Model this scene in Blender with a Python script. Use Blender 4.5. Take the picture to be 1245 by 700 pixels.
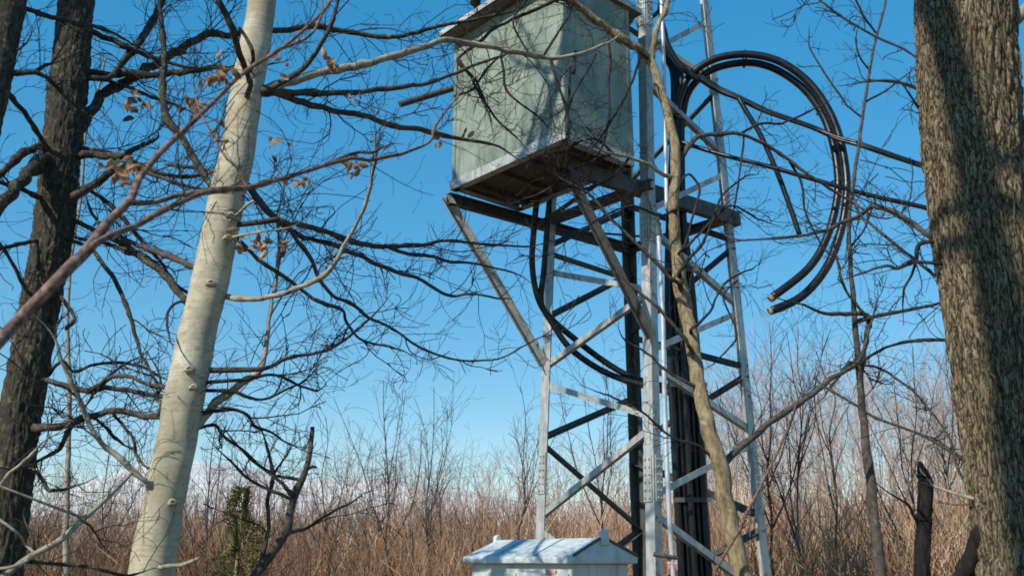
import bpy, math, random
from mathutils import Vector, Matrix, noise
R = math.radians
rng = random.Random(11)
for o in list(bpy.data.objects): bpy.data.objects.remove(o)
SC = bpy.context.scene
COL = SC.collection

# ------------------------------------------------------------------ camera, sky, sun, exposure
FPX, HY, EYE = 1140.0, 680.0, 1.6
PITCH = math.atan((HY - 350) / FPX)
cam = bpy.data.cameras.new('camera'); camo = bpy.data.objects.new('camera', cam); COL.objects.link(camo)
camo.location = (0, 0, EYE); camo.rotation_euler = (R(90) + PITCH, 0, 0)
cam.sensor_width = 36; cam.lens = FPX / 1245 * 36; cam.clip_start = .05; cam.clip_end = 30000
cam.dof.use_dof = True; cam.dof.focus_distance = 8.5; cam.dof.aperture_fstop = 6.5
SC.camera = camo; SC.cycles.filter_width = 1.75
SUN_AZ, SUN_EL = R(-137), R(37)
sdir = Vector((math.sin(SUN_AZ) * math.cos(SUN_EL), math.cos(SUN_AZ) * math.cos(SUN_EL), math.sin(SUN_EL)))
w = bpy.data.worlds.new('World'); SC.world = w; w.use_nodes = True
nt = w.node_tree; bgn = nt.nodes['Background']
sky = nt.nodes.new('ShaderNodeTexSky'); sky.sky_type = 'NISHITA'; sky.sun_disc = False
sky.sun_elevation = SUN_EL; sky.sun_rotation = SUN_AZ % (2 * math.pi)
sky.air_density = 1.0; sky.dust_density = 0; sky.ozone_density = 3; sky.altitude = 0
gam = nt.nodes.new('ShaderNodeGamma'); gam.inputs[1].default_value = .5
hsv = nt.nodes.new('ShaderNodeHueSaturation'); hsv.inputs['Saturation'].default_value = 2.05
hsv.inputs['Hue'].default_value = .493; hsv.inputs['Value'].default_value = 2.3
nt.links.new(sky.outputs[0], gam.inputs[0]); nt.links.new(gam.outputs[0], hsv.inputs['Color']); nt.links.new(hsv.outputs[0], bgn.inputs[0])
bgn.inputs[1].default_value = .15
sl = bpy.data.lights.new('sun', 'SUN'); sl.energy = 5.0; sl.angle = R(.53); sl.color = (1, .93, .81)
so = bpy.data.objects.new('sun', sl); COL.objects.link(so); so.location = (-20, -20, 20)
so.rotation_euler = (-sdir).to_track_quat('-Z', 'Y').to_euler()
SC.view_settings.view_transform = 'Standard'; SC.view_settings.look = 'None'
SC.view_settings.exposure = 0.0; SC.view_settings.gamma = 1; SC.view_settings.use_curve_mapping = False

# ------------------------------------------------------------------ helpers
CP, SP = math.cos(PITCH), math.sin(PITCH)
def at(px, py, Y):
    """the point that stands Y metres ahead and shows at that place of the photograph"""
    a, b = (px - 622.5) / FPX, (350 - py) / FPX
    t = Y / (CP - b * SP)
    return Vector((a * t, Y, EYE + t * (SP + b * CP)))
def mpp(p): return (p.y * CP + (p.z - EYE) * SP) / FPX       # metres per pixel at a point

ORG = {}
def tag(o, label=None, cat=None, group=None, kind=None):
    if label: o['label'] = label
    if cat: o['category'] = cat
    if group: o['group'] = group
    if kind: o['kind'] = kind
    return o
def thing(name, label, cat, loc, group=None):
    o = bpy.data.objects.new(name, None); COL.objects.link(o); o.location = loc; o.empty_display_size = .2
    ORG[o] = Vector(loc); return tag(o, label, cat, group)

class MB:
    def __init__(s): s.v = []; s.f = []; s.c = []
    def add(s, vs, fs):
        n = len(s.v); s.v += [tuple(v) for v in vs]; s.f += [tuple(i + n for i in f) for f in fs]
    def tube(s, pts, rad, n=8, cap=True, wob=0):
        L = len(pts); base = len(s.v)
        T = (pts[1] - pts[0]).normalized()
        U = T.orthogonal().normalized()
        for i, p in enumerate(pts):
            t = (pts[min(i + 1, L - 1)] - pts[max(i - 1, 0)])
            if t.length < 1e-9: t = T
            t = t.normalized(); U = (U - t * U.dot(t))
            U = U.normalized() if U.length > 1e-6 else t.orthogonal().normalized()
            V = t.cross(U); r = rad[i]
            for k in range(n):
                a = 2 * math.pi * k / n
                rr = r * (1 + (wob * noise.noise(p * 6 + Vector((a, 0, 0))) if wob else 0))
                q = p + (U * math.cos(a) + V * math.sin(a)) * rr
                s.v.append((q.x, q.y, q.z))
        for i in range(L - 1):
            for k in range(n):
                a = base + i * n + k; b = base + i * n + (k + 1) % n
                s.f.append((a, b, b + n, a + n))
        if cap:
            s.f.append(tuple(base + k for k in reversed(range(n))))
            s.f.append(tuple(base + (L - 1) * n + k for k in range(n)))
    def box(s, c, ax, ay, az):
        """box round centre c with half axes ax ay az"""
        vs = [c + ax * i + ay * j + az * k for i in (-1, 1) for j in (-1, 1) for k in (-1, 1)]
        s.add(vs, [(0, 1, 3, 2), (4, 6, 7, 5), (0, 4, 5, 1), (2, 3, 7, 6), (0, 2, 6, 4), (1, 5, 7, 3)])
    def plate(s, p0, p1, wd, wdt, nd, th):
        """a flat bar p0 to p1, width wdt from the line towards wd, thickness th towards nd"""
        ax = (p1 - p0) / 2; ay = wd * wdt / 2; az = nd * th / 2
        s.box((p0 + p1) / 2 + ay + az, ax, ay, az)
    def build(s, name, m, parent=None, smooth=False):
        org = ORG.get(parent, Vector((0, 0, 0)))
        me = bpy.data.meshes.new(name)
        me.from_pydata([(v[0] - org.x, v[1] - org.y, v[2] - org.z) for v in s.v], [], s.f)
        me.materials.append(m)
        if smooth: me.shade_smooth()
        o = bpy.data.objects.new(name, me); COL.objects.link(o)
        if parent: o.parent = parent; ORG[o] = org
        if s.c:
            at_ = me.attributes.new('tint', 'FLOAT', 'POINT'); at_.data.foreach_set('value', s.c)
        return o
def fix_normals(o):
    import bmesh
    bm = bmesh.new(); bm.from_mesh(o.data); bmesh.ops.recalc_face_normals(bm, faces=bm.faces); bm.to_mesh(o.data); bm.free()
def bevel(o, w_, seg=2):
    m = o.modifiers.new('bevel', 'BEVEL'); m.width = w_; m.segments = seg; m.limit_method = 'ANGLE'; return o

def spline(P, W, sub=5, kink=0.0, seed=0):
    """Catmull-Rom through P with widths W"""
    out, ow = [], []
    n = len(P)
    for i in range(n - 1):
        p0, p1, p2, p3 = P[max(i - 1, 0)], P[i], P[i + 1], P[min(i + 2, n - 1)]
        for k in range(sub):
            t = k / sub
            q = .5 * ((2 * p1) + (p2 - p0) * t + (2 * p0 - 5 * p1 + 4 * p2 - p3) * t * t + (3 * p1 - p0 - 3 * p2 + p3) * t ** 3)
            ww = W[i] * (1 - t) + W[i + 1] * t
            if kink: q = q + noise.noise_vector(q * 7 + Vector((seed, 0, 0))) * kink * ww
            out.append(q); ow.append(ww)
    out.append(P[-1].copy()); ow.append(W[-1]); return out, ow

def parse(s):
    """'x,y,w x,y,w' in pixels of the photograph"""
    return [tuple(float(q) for q in p.split(',')) for p in s.split()]
def trace(s, Y0, Y1, sub=5, kink=.5, wave=.0):
    a = parse(s); n = len(a); P, W = [], []
    for i, (x, y, wd) in enumerate(a):
        u = i / max(1, n - 1)
        p = at(x, y, Y0 + (Y1 - Y0) * u + wave * math.sin(u * 7 + x * .05)); P.append(p); W.append(max(wd, 1.2) * .5 * mpp(p))
    return spline(P, W, sub, kink, x)

def grow(mb, pts, rad, n, ln, lvl=1, r=rng, up=.2, t0=.12, rmin=.0016, n2=3, sides=4, spread=.85, fwd=.55, taper=.5):
    """side twigs off a limb, each with finer twigs of its own"""
    L = len(pts)
    for _ in range(n):
        u = t0 + (1 - t0) * r.random(); i = min(L - 2, int(u * (L - 1)))
        p = pts[i]; tg = (pts[i + 1] - pts[i]).normalized()
        pr = Vector((r.gauss(0, 1), r.gauss(0, 1), r.gauss(0, 1))); pr = (pr - tg * pr.dot(tg))
        if pr.length < 1e-4: continue
        pr.normalize()
        d = (tg * (fwd + r.random() * .5) + pr * spread + Vector((0, 0, up))).normalized()
        l = ln * (.35 + r.random() * .9); k = r.randint(5, 8)
        r0 = min(rad[i] * .62, max(rmin * 1.25, l * .0062)); q = p.copy(); tp, tr = [q.copy()], [r0]
        curl = Vector((r.gauss(0, .12), r.gauss(0, .12), r.gauss(0.03, .12)))
        for j in range(k):
            d = (d + curl + Vector((r.gauss(0, .17), r.gauss(0, .17), r.gauss(0, .17)))).normalized()
            q = q + d * (l / k); tp.append(q.copy()); tr.append(max(rmin * .75, r0 * (1 - taper * (j + 1) / k)))
        mb.tube(tp, tr, sides, cap=False)
        if lvl > 0: grow(mb, tp, tr, n2, l * .5, lvl - 1, r, up, .2, rmin * .9, max(1, n2 - 1), 3, spread, fwd, taper)

# ------------------------------------------------------------------ materials
def mat(name, base, rough=.8, metal=0.0, spec=.3):
    m = bpy.data.materials.new(name); m.use_nodes = True
    b = m.node_tree.nodes['Principled BSDF']; b.inputs['Base Color'].default_value = (*base, 1)
    b.inputs['Roughness'].default_value = rough; b.inputs['Metallic'].default_value = metal
    b.inputs['Specular IOR Level'].default_value = spec
    return m, m.node_tree, b
def coords(t, scale=(1, 1, 1), kind='Object'):
    c = t.nodes.new('ShaderNodeTexCoord'); mp = t.nodes.new('ShaderNodeMapping'); mp.inputs['Scale'].default_value = scale
    t.links.new(c.outputs[kind], mp.inputs[0]); return mp.outputs[0]
def nz(t, vec, scale, detail=6, rough=.6, dist=0):
    n = t.nodes.new('ShaderNodeTexNoise'); n.inputs['Scale'].default_value = scale; n.inputs['Detail'].default_value = detail
    n.inputs['Roughness'].default_value = rough; n.inputs['Distortion'].default_value = dist
    t.links.new(vec, n.inputs['Vector']); return n.outputs['Fac']
def ramp(t, fac, stops):
    r_ = t.nodes.new('ShaderNodeValToRGB'); e = r_.color_ramp.elements
    while len(e) < len(stops): e.new(.5)
    for k, (p, c) in enumerate(stops): e[k].position = p; e[k].color = (*c, 1) if len(c) == 3 else c
    t.links.new(fac, r_.inputs[0]); return r_.outputs[0]
def mix(t, fac, a, b, mode='MIX'):
    m = t.nodes.new('ShaderNodeMix'); m.data_type = 'RGBA'; m.blend_type = mode
    if isinstance(fac, float): m.inputs[0].default_value = fac
    else: t.links.new(fac, m.inputs[0])
    for s_, x in ((6, a), (7, b)):
        if isinstance(x, tuple): m.inputs[s_].default_value = (*x, 1)
        else: t.links.new(x, m.inputs[s_])
    return m.outputs[2]
def bump(t, b, h, st=.3, d=.01):
    n = t.nodes.new('ShaderNodeBump'); n.inputs['Strength'].default_value = st; n.inputs['Distance'].default_value = d
    t.links.new(h, n.inputs['Height']); t.links.new(n.outputs[0], b.inputs['Normal'])

def bark(name, stops, vs=(14, 14, 3), lichen=None, bs=.6, bd=.012, sc=2.2):
    m, t, b = mat(name, (.1, .1, .1), .92, 0, .15)
    v = coords(t, vs); f = nz(t, v, sc, 8, .65, .4)
    c = ramp(t, f, stops)
    if lichen:
        f2 = nz(t, coords(t, (1, 1, 1)), lichen[1], 5, .62)
        mask = ramp(t, f2, [(lichen[2], (0, 0, 0)), (lichen[2] + .07, (1, 1, 1))])
        c = mix(t, mask, c, lichen[0])
    t.links.new(c, b.inputs['Base Color']); bump(t, b, f, bs, bd); return m
M = {}
def fissured(name, stops, cell, crack, wid, lich, warp=.55):
    m, t, b = mat(name, (.2, .15, .1), .95, 0, .12)
    v0 = coords(t, cell); nn_ = t.nodes.new('ShaderNodeTexNoise'); nn_.inputs['Scale'].default_value = .9; nn_.inputs['Detail'].default_value = 4; t.links.new(v0, nn_.inputs['Vector'])
    ad = t.nodes.new('ShaderNodeMix'); ad.data_type = 'VECTOR'; ad.inputs[0].default_value = warp * .4; t.links.new(v0, ad.inputs[4])
    sc_ = t.nodes.new('ShaderNodeVectorMath'); sc_.operation = 'MULTIPLY_ADD'; sc_.inputs[1].default_value = (warp * 3,) * 3; t.links.new(nn_.outputs['Color'], sc_.inputs[0]); t.links.new(v0, sc_.inputs[2])
    vo = t.nodes.new('ShaderNodeTexVoronoi'); vo.feature = 'DISTANCE_TO_EDGE'; vo.inputs['Scale'].default_value = 1; t.links.new(sc_.outputs[0], vo.inputs['Vector'])
    v2 = t.nodes.new('ShaderNodeTexVoronoi'); v2.feature = 'F1'; v2.inputs['Scale'].default_value = 1; t.links.new(sc_.outputs[0], v2.inputs['Vector'])
    fn = nz(t, coords(t, (cell[0] * 2.2, cell[1] * 2.2, cell[2] * 2)), 1.6, 8, .72)
    c = ramp(t, fn, stops)
    hs = t.nodes.new('ShaderNodeSeparateColor'); t.links.new(v2.outputs['Color'], hs.inputs[0])
    c = mix(t, .55, c, ramp(t, hs.outputs[0], [(0, (.55, .52, .48)), (1, (1.3, 1.28, 1.2))]), 'MULTIPLY')
    lm = ramp(t, nz(t, coords(t), lich[1], 5, .62), [(lich[2], (0, 0, 0)), (lich[2] + .08, (.8, .8, .8))]); c = mix(t, lm, c, lich[0])
    mt = t.nodes.new('ShaderNodeMath'); mt.operation = 'MULTIPLY_ADD'; mt.inputs[1].default_value = .22; t.links.new(fn, mt.inputs[0]); mt.inputs[2].default_value = -.11
    m2 = t.nodes.new('ShaderNodeMath'); m2.operation = 'ADD'; t.links.new(vo.outputs['Distance'], m2.inputs[0]); t.links.new(mt.outputs[0], m2.inputs[1])
    ck = ramp(t, m2.outputs[0], [(wid * .35, (0, 0, 0)), (wid, (1, 1, 1))]); c = mix(t, ck, crack, c)
    t.links.new(c, b.inputs['Base Color']); hh = t.nodes.new('ShaderNodeMath'); hh.operation = 'MULTIPLY_ADD'; t.links.new(fn, hh.inputs[0]); hh.inputs[1].default_value = .5
    hm = t.nodes.new('ShaderNodeMath'); hm.operation = 'MINIMUM'; t.links.new(m2.outputs[0], hm.inputs[0]); hm.inputs[1].default_value = .3; t.links.new(hm.outputs[0], hh.inputs[2])
    bump(t, b, hh.outputs[0], 1.0, .016); return m
M['oak'] = fissured('furrowed_bark', [(.34, (.085, .066, .045)), (.48, (.225, .178, .115)), (.58, (.34, .28, .19)), (.72, (.55, .475, .345))], (52, 52, 9.5), (.045, .033, .020), .13, ((.20, .18, .10), 9, .60), .95)
M['dark'] = bark('dark_bark', [(.3, (.018, .016, .013)), (.55, (.062, .056, .044)), (.78, (.20, .185, .13))], (22, 22, 8), ((.17, .155, .075), 16, .60), .7, .012)
M['limb'] = bark('grey_twig_bark', [(.3, (.035, .028, .024)), (.6, (.105, .088, .075)), (.8, (.2, .175, .15))], (8, 8, 8), None, .3, .004)
M['twig'] = bark('fine_twig_bark', [(.35, (.022, .018, .019)), (.65, (.058, .048, .047))], (6, 6, 6), None, .1, .002)
M['pale'] = bark('pale_limb_bark', [(.3, (.16, .135, .10)), (.6, (.36, .32, .25)), (.8, (.5, .46, .38))], (9, 9, 9), ((.10, .085, .06), 14, .62), .3, .004)
M['tan'] = bark('tan_bark', [(.3, (.10, .075, .045)), (.55, (.29, .225, .135)), (.8, (.44, .36, .23))], (14, 14, 6), ((.33, .31, .20), 18, .60), .5, .006)
M['red'] = bark('reddish_twig_bark', [(.36, (.075, .045, .035)), (.5, (.17, .105, .082)), (.66, (.30, .21, .17))], (22, 22, 22), None, .4, .004)
M['scar'] = bark('knot_scar', [(.3, (.035, .028, .02)), (.5, (.10, .08, .055)), (.7, (.25, .21, .15))], (20, 20, 20), None, .6, .006)
M['dead'] = bark('charred_wood', [(.3, (.008, .007, .007)), (.6, (.022, .02, .019)), (.85, (.06, .052, .045))], (30, 30, 5), None, .8, .01)
# smooth pale trunk of the birch: cream bark, faint level rings, dark lenticels
m, t, b = mat('smooth_pale_bark', (.5, .46, .36), .75, 0, .25)
f = nz(t, coords(t, (2, 2, 2)), 1.6, 5, .6); c = ramp(t, f, [(.3, (.33, .285, .19)), (.5, (.48, .425, .305)), (.7, (.58, .53, .41))])
fr = nz(t, coords(t, (2.5, 2.5, 46)), 1.3, 6, .62); ring = ramp(t, fr, [(.36, (.70, .68, .62)), (.5, (1, 1, 1))])
c = mix(t, .8, c, ring, 'MULTIPLY')
fl = nz(t, coords(t, (10, 10, 60)), 1.8, 3, .5); len_ = ramp(t, fl, [(.67, (0, 0, 0)), (.73, (.8, .8, .8))])
fg_ = nz(t, coords(t, (3, 3, 2)), 2.2, 8, .7); c = mix(t, ramp(t, fg_, [(.42, (0, 0, 0)), (.62, (.72, .72, .72))]), c, (.285, .25, .18))
fs_ = nz(t, coords(t, (9, 9, 14)), 3.0, 6, .7); c = mix(t, ramp(t, fs_, [(.53, (0, 0, 0)), (.66, (.7, .7, .7))]), c, (.22, .19, .135))
c = mix(t, len_, c, (.17, .14, .10))
t.links.new(c, b.inputs['Base Color']); bump(t, b, fr, .25, .004); M['birch'] = m
# galvanised steel
def steel(name, lo, hi, rough=.55, metal=.35, rust=.66):
    m, t, b = mat(name, hi, rough, metal, .4)
    v = coords(t, (1, 1, 1)); f = nz(t, v, 9, 8, .7); f2 = nz(t, coords(t, (6, 6, 1.2)), 3, 6, .6)
    c = mix(t, f2, ramp(t, f, [(.3, lo), (.7, hi)]), ramp(t, f2, [(.35, lo), (.65, hi)]))
    f3 = nz(t, v, 5.5, 8, .75); c = mix(t, ramp(t, f3, [(rust, (0, 0, 0)), (rust + .05, (1, 1, 1))]), c, (.13, .085, .055))
    t.links.new(c, b.inputs['Base Color']); bump(t, b, f, .08, .003); return m
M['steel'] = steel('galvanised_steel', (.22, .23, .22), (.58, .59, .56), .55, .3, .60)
M['dull_shaded'] = steel('weathered_shaded_steel', (.045, .045, .045), (.13, .13, .12), .7, .2, .62)  # weathered dark steel; on back leg and far braces the darkness is painted shade
M['bright'] = steel('bright_galvanised_pipe', (.38, .40, .42), (.62, .64, .66), .45, .3, .75)
m, t, b = mat('black_cable_jacket', (.010, .010, .011), .34, 0, .4)
f = nz(t, coords(t, (1, 1, 1)), 14, 5, .6); t.links.new(ramp(t, f, [(.3, (.006, .006, .007)), (.75, (.017, .017, .018))]), b.inputs['Base Color']); bump(t, b, f, .1, .003); M['cable'] = m
m, t, b = mat('cut_cable_end', (.4, .3, .25), .6)
f = nz(t, coords(t), 60, 3); t.links.new(ramp(t, f, [(.3, (.25, .16, .12)), (.7, (.55, .45, .40))]), b.inputs['Base Color']); M['copper'] = m
def painted(name, lo, mid, hi, streak, rough=.65):
    m, t, b = mat(name, mid, rough, 0, .3)
    f = nz(t, coords(t, (1, 1, 1)), 2.6, 7, .65); c = ramp(t, f, [(.28, lo), (.5, mid), (.74, hi)])
    f2 = nz(t, coords(t, (9, 9, .9)), 1.6, 7, .7); c = mix(t, ramp(t, f2, [(.52, (0, 0, 0)), (.74, (.75, .75, .75))]), c, streak)
    f3 = nz(t, coords(t), 22, 5, .7); c = mix(t, ramp(t, f3, [(.63, (0, 0, 0)), (.72, (.6, .6, .6))]), c, streak)
    t.links.new(c, b.inputs['Base Color']); bump(t, b, f3, .1, .004); return m
M['hut'] = painted('pale_green_panel', (.12, .155, .122), (.225, .272, .222), (.33, .375, .315), (.07, .08, .058))
M['trim'] = painted('aged_white_trim', (.26, .26, .24), (.42, .42, .40), (.56, .56, .54), (.16, .14, .10))
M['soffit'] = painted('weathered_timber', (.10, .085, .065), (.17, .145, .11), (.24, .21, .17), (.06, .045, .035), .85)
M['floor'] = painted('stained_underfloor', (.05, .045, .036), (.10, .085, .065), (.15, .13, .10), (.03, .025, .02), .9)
M['cab'] = painted('blue_grey_enamel', (.38, .42, .43), (.54, .585, .59), (.66, .70, .70), (.24, .235, .20), .5)
M['concrete'] = painted('weathered_concrete', (.25, .24, .22), (.36, .35, .32), (.45, .44, .41), (.16, .15, .12), .9)
m, t, b = mat('red_white_tape', (.5, .2, .2), .6)
f = nz(t, coords(t, (1, 1, 40)), 2, 2); t.links.new(ramp(t, f, [(.48, (.50, .20, .19)), (.52, (.66, .60, .58))]), b.inputs['Base Color']); M['tape'] = m
m, t, b = mat('dry_leaf', (.4, .2, .08), .7, 0, .2)
f = nz(t, coords(t), 11, 4); c = ramp(t, f, [(.30, (.12, .05, .026)), (.46, (.34, .17, .08)), (.58, (.52, .34, .20)), (.7, (.66, .54, .42))]); t.links.new(c, b.inputs['Base Color'])
tr = t.nodes.new('ShaderNodeBsdfTranslucent'); t.links.new(c, tr.inputs[0]); ms = t.nodes.new('ShaderNodeMixShader'); ms.inputs[0].default_value = .35
t.links.new(b.outputs[0], ms.inputs[1]); t.links.new(tr.outputs[0], ms.inputs[2]); t.links.new(ms.outputs[0], t.nodes['Material Output'].inputs[0]); M['leaf'] = m
def tinted(name, stops, rough=.85):
    m, t, b = mat(name, stops[0][1], rough, 0, .15)
    a = t.nodes.new('ShaderNodeAttribute'); a.attribute_name = 'tint'
    t.links.new(ramp(t, a.outputs['Fac'], stops), b.inputs['Base Color']); return m
M['brush'] = tinted('dry_brush_stems', [(0, (.06, .036, .028)), (.35, (.23, .125, .075)), (.7, (.41, .235, .135)), (1, (.62, .47, .31))])
M['thicket'] = tinted('bare_thicket_stems', [(0, (.13, .092, .078)), (.5, (.31, .215, .175)), (1, (.47, .37, .31))])
M['needle'] = tinted('evergreen_sprays', [(0, (.045, .055, .018)), (.5, (.115, .12, .038)), (1, (.26, .20, .08))])
m, t, b = mat('leaf_litter', (.14, .09, .05), .95, 0, .1)
f = nz(t, coords(t), 3.2, 9, .7); f2 = nz(t, coords(t), .15, 5); c = ramp(t, f, [(.3, (.07, .045, .026)), (.5, (.16, .105, .06)), (.72, (.28, .20, .125))])
c = mix(t, ramp(t, f2, [(.45, (0, 0, 0)), (.6, (.6, .6, .6))]), c, (.13, .125, .05)); t.links.new(c, b.inputs['Base Color']); bump(t, b, f, .8, .04); M['ground'] = m
m, t, b = mat('snow_and_woods', (.5, .5, .55), .95, 0, .1)
f = nz(t, coords(t, (1, 1, 2.5)), .012, 9, .66); t.links.new(ramp(t, f, [(.30, (.40, .39, .38)), (.5, (.60, .58, .57)), (.7, (.76, .75, .74))]), b.inputs['Base Color']); M['hill'] = m

# ------------------------------------------------------------------ ground and far hills
def gz(x, y):
    rise = 0 if y < 13 else (2.6 * (1 - math.exp(-(y - 13) / 28.0)))
    return rise + .10 * noise.noise(Vector((x * .25, y * .25, 0))) * min(1, max(0, (abs(x) + abs(y - 9)) / 8))
mb = MB(); xs = [-4000, -1500, -500, -200, -90, -50] + [-34 + 2 * i for i in range(35)] + [50, 90, 200, 500, 1500, 4000]
ys = [-800, -200, -60, -30] + [-16 + 2 * i for i in range(48)] + [90, 120, 200, 500, 1500, 4500, 9000]
for y in ys:
    for x in xs: mb.v.append((x, y, gz(x, y)))
nx = len(xs)
for j in range(len(ys) - 1):
    for i in range(nx - 1): a = j * nx + i; mb.f.append((a, a + 1, a + 1 + nx, a + nx))
tag(mb.build('ground', M['ground'], smooth=True), kind='structure')
mb = MB(); NXH, NYH = 160, 18
for j in range(NYH):
    for i in range(NXH):
        x = -4200 + 8400 * i / (NXH - 1); v = j / (NYH - 1); y = 5200 + 1800 * v
        prof = 470 * math.exp(-((x + 2350) / 900) ** 2) + 330 * math.exp(-((x + 700) / 900) ** 2) + 250 * math.exp(-((x - 1700) / 1300) ** 2) + 170
        h = prof * math.sin(math.pi * min(1, v * .62)) * (1 + .30 * noise.fractal(Vector((x * .0011, y * .0011, 3)), .9, 2.1, 5))
        mb.v.append((x, y, h - 8))
for j in range(NYH - 1):
    for i in range(NXH - 1): a = j * NXH + i; mb.f.append((a, a + 1, a + 1 + NXH, a + NXH))
tag(mb.build('hills', M['hill'], smooth=True), kind='structure')

# ------------------------------------------------------------------ lattice tower
YAW = R(48); U1 = Vector((math.sin(YAW), math.cos(YAW), 0)); U2 = Vector((-math.cos(YAW), math.sin(YAW), 0)); UP = Vector((0, 0, 1))
LEG = {'N': ((797, 690, 9.08), (786.5, 130, 9.25)), 'L': ((651, 655, 10.37), (666, 254, 10.35)),
       'R': ((937, 696, 10.24), (877, 140, 10.22)), 'B': ((776, 640, 11.52), (762, 240, 11.38))}
LINE = {k: (at(*a), at(*b_)) for k, (a, b_) in LEG.items()}
def legz(k, z): a, b_ = LINE[k]; return a + (b_ - a) * ((z - a.z) / (b_.z - a.z))
def proj(p): dz = p.z - EYE; d = p.y * CP + dz * SP; return 622.5 + FPX * p.x / d, 350 - FPX * (dz * CP - p.y * SP) / d
def legp(k, py):
    lo, hi = -2.0, 14.0
    for _ in range(50):
        mid = (lo + hi) / 2
        if proj(legz(k, mid))[1] > py: lo = mid
        else: hi = mid
    return legz(k, lo)
base = (legz('N', 0) + legz('L', 0) + legz('R', 0) + legz('B', 0)) / 4; base.z = 0
tower = thing('lattice_tower', 'galvanised steel lattice tower with zigzag bracing, carrying a green hut on its left side', 'tower', base)
FL = {'N': (U1, U2), 'L': (U1, -U2), 'R': (-U1, U2), 'B': (-U1, -U2)}
ZTOP = 9.2
for k, (da, db) in FL.items():
    mb = MB(); p0, p1 = legz(k, .12), legz(k, ZTOP); wd = .112 if k == 'N' else .125
    mb.plate(p0, p1, da, wd, db, .013); mb.plate(p0 + db * .013, p1 + db * .013, db, wd - .013, da, .013)
    o = mb.build('leg', M['dull_shaded' if k == 'B' else 'steel'], tower); fix_normals(o)  # back leg gets the darker steel: its shade is put into the colour
    if k == 'N': o['label'] = 'thick near leg with bolted splice plates'
    mb = MB(); c = legz(k, .0); mb.box(Vector((c.x, c.y, .02)), U1 * .28, U2 * .28, UP * .12); bevel(mb.build('footing', M['concrete'], tower), .03)
    # splice plates with bolt heads on both flanges
    for zs in ((2.35, 5.0, 7.6) if k == 'N' else (2.5, 5.3)):
        mb = MB(); a, c = legz(k, zs - .22), legz(k, zs + .22)
        for (wdir, nd) in ((da, -db), (db, -da)):
            mb.plate(a + wdir * .02 + nd * .002, c + wdir * .02 + nd * .002, wdir, .10, nd, .010)
            for q in range(6):
                for s_ in (.035, .085):
                    p = a + (c - a) * ((q + .5) / 6) + wdir * (.02 + s_) - wdir * .01 + nd * .010
                    mb.tube([p, p + nd * .016], [.011, .011], 6)
        o = mb.build('splice_plate', M['steel'], tower); fix_normals(o)
def brace(k0, y0, k1, y1, face, wd=.064, m='steel'):
    a, c = legp(k0, y0), legp(k1, y1)
    d = (c - a).normalized(); n = face; wv = d.cross(n).normalized()
    if wv.z < 0: wv = -wv
    mb = MB(); a2 = a - wv * wd / 2 + d * .03; c2 = c - wv * wd / 2 - d * .0
    mb.plate(a2 + n * .016, c2 + n * .016, wv, wd, n, .008); mb.plate(a2 + n * .0242 , c2 + n * .0242, n, wd * .8, wv, .008)
    for e in (a2 + d * .07, c2 - d * .05):
        p = e + wv * wd * .5 + n * .0155; mb.tube([p, p - n * .014], [.012, .012], 6)
    o = mb.build('brace', M[m], tower); fix_normals(o); return o
# n points from the face towards the inside of the tower; the face planes are LN, LB, NR, BR
for y0, k0, y1, k1 in ((642, 'L', 748, 'N'), (629, 'L', 516, 'N'), (466, 'L', 507, 'N'), (446, 'L', 352, 'N'), (330, 'L', 352, 'N')): brace(k0, y0, k1, y1, U1)
for y0, k0, y1, k1 in ((742, 'L', 643, 'B'), (537, 'L', 642, 'B'), (533, 'L', 483, 'B'), (387, 'L', 333, 'B'), (308, 'L', 341, 'B'), (300, 'L', 255, 'B')): brace(k0, y0, k1, y1, -U2, .068, 'dull_shaded')  # far face: shaded sides painted as darker steel
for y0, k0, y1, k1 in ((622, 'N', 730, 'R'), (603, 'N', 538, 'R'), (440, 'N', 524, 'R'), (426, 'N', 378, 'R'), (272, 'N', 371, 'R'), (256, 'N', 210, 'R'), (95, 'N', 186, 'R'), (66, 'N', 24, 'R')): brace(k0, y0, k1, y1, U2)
for y0, k0, y1, k1 in ((722, 'B', 641, 'R'), (560, 'B', 628, 'R'), (541, 'B', 455, 'R'), (410, 'B', 447, 'R'), (406, 'B', 300, 'R'), (250, 'B', 293, 'R'), (228, 'B', 110, 'R'), (30, 'B', 100, 'R')): brace(k0, y0, k1, y1, -U1, .075, 'dull_shaded')  # far face too, same shade painted into the steel colour

# ---- bracket arms that carry the hut, with their struts
ZB = EYE + 3.80
def lvl(px, py, z):
    """the point at height z that shows at that pixel"""
    b_ = (350 - py) / FPX; Y = (z - EYE) * (CP - b_ * SP) / (SP + b_ * CP); return at(px, py, Y)
PL, PN = lvl(541, 243, ZB), lvl(689, 203, ZB)
def channel(name, p0, p1, nd, h, fw, m):
    mb = MB(); d = (p1 - p0).normalized(); up_ = nd.cross(d).normalized()
    if up_.z < 0: up_ = -up_
    mb.plate(p0 - up_ * h / 2, p1 - up_ * h / 2, up_, h, nd, .012)
    for s_ in (-1, 1): q = up_ * (s_ * (h / 2 - .0065)); mb.plate(p0 + q - up_ * .006 + nd * .0125, p1 + q - up_ * .006 + nd * .0125, nd, fw, up_, .012)
    o = mb.build(name, m, tower); fix_normals(o); return o
Bz, Rz, Lz, Nz = (legz(k, ZB) for k in 'BRLN')
channel('bracket_arm', PL - U2 * .02, Bz + U1 * .05 - U2 * .02, -U2, .13, .06, M['dull_shaded'])
channel('bracket_arm', PN - U2 * .055, Rz + U1 * .08 - U2 * .055, U2, .17, .07, M['dull_shaded'])
channel('cross_arm', Lz - U1 * .03 + U2 * .05, Nz - U1 * .03 - U2 * .05, U1, .11, .05, M['dull_shaded'])
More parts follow.
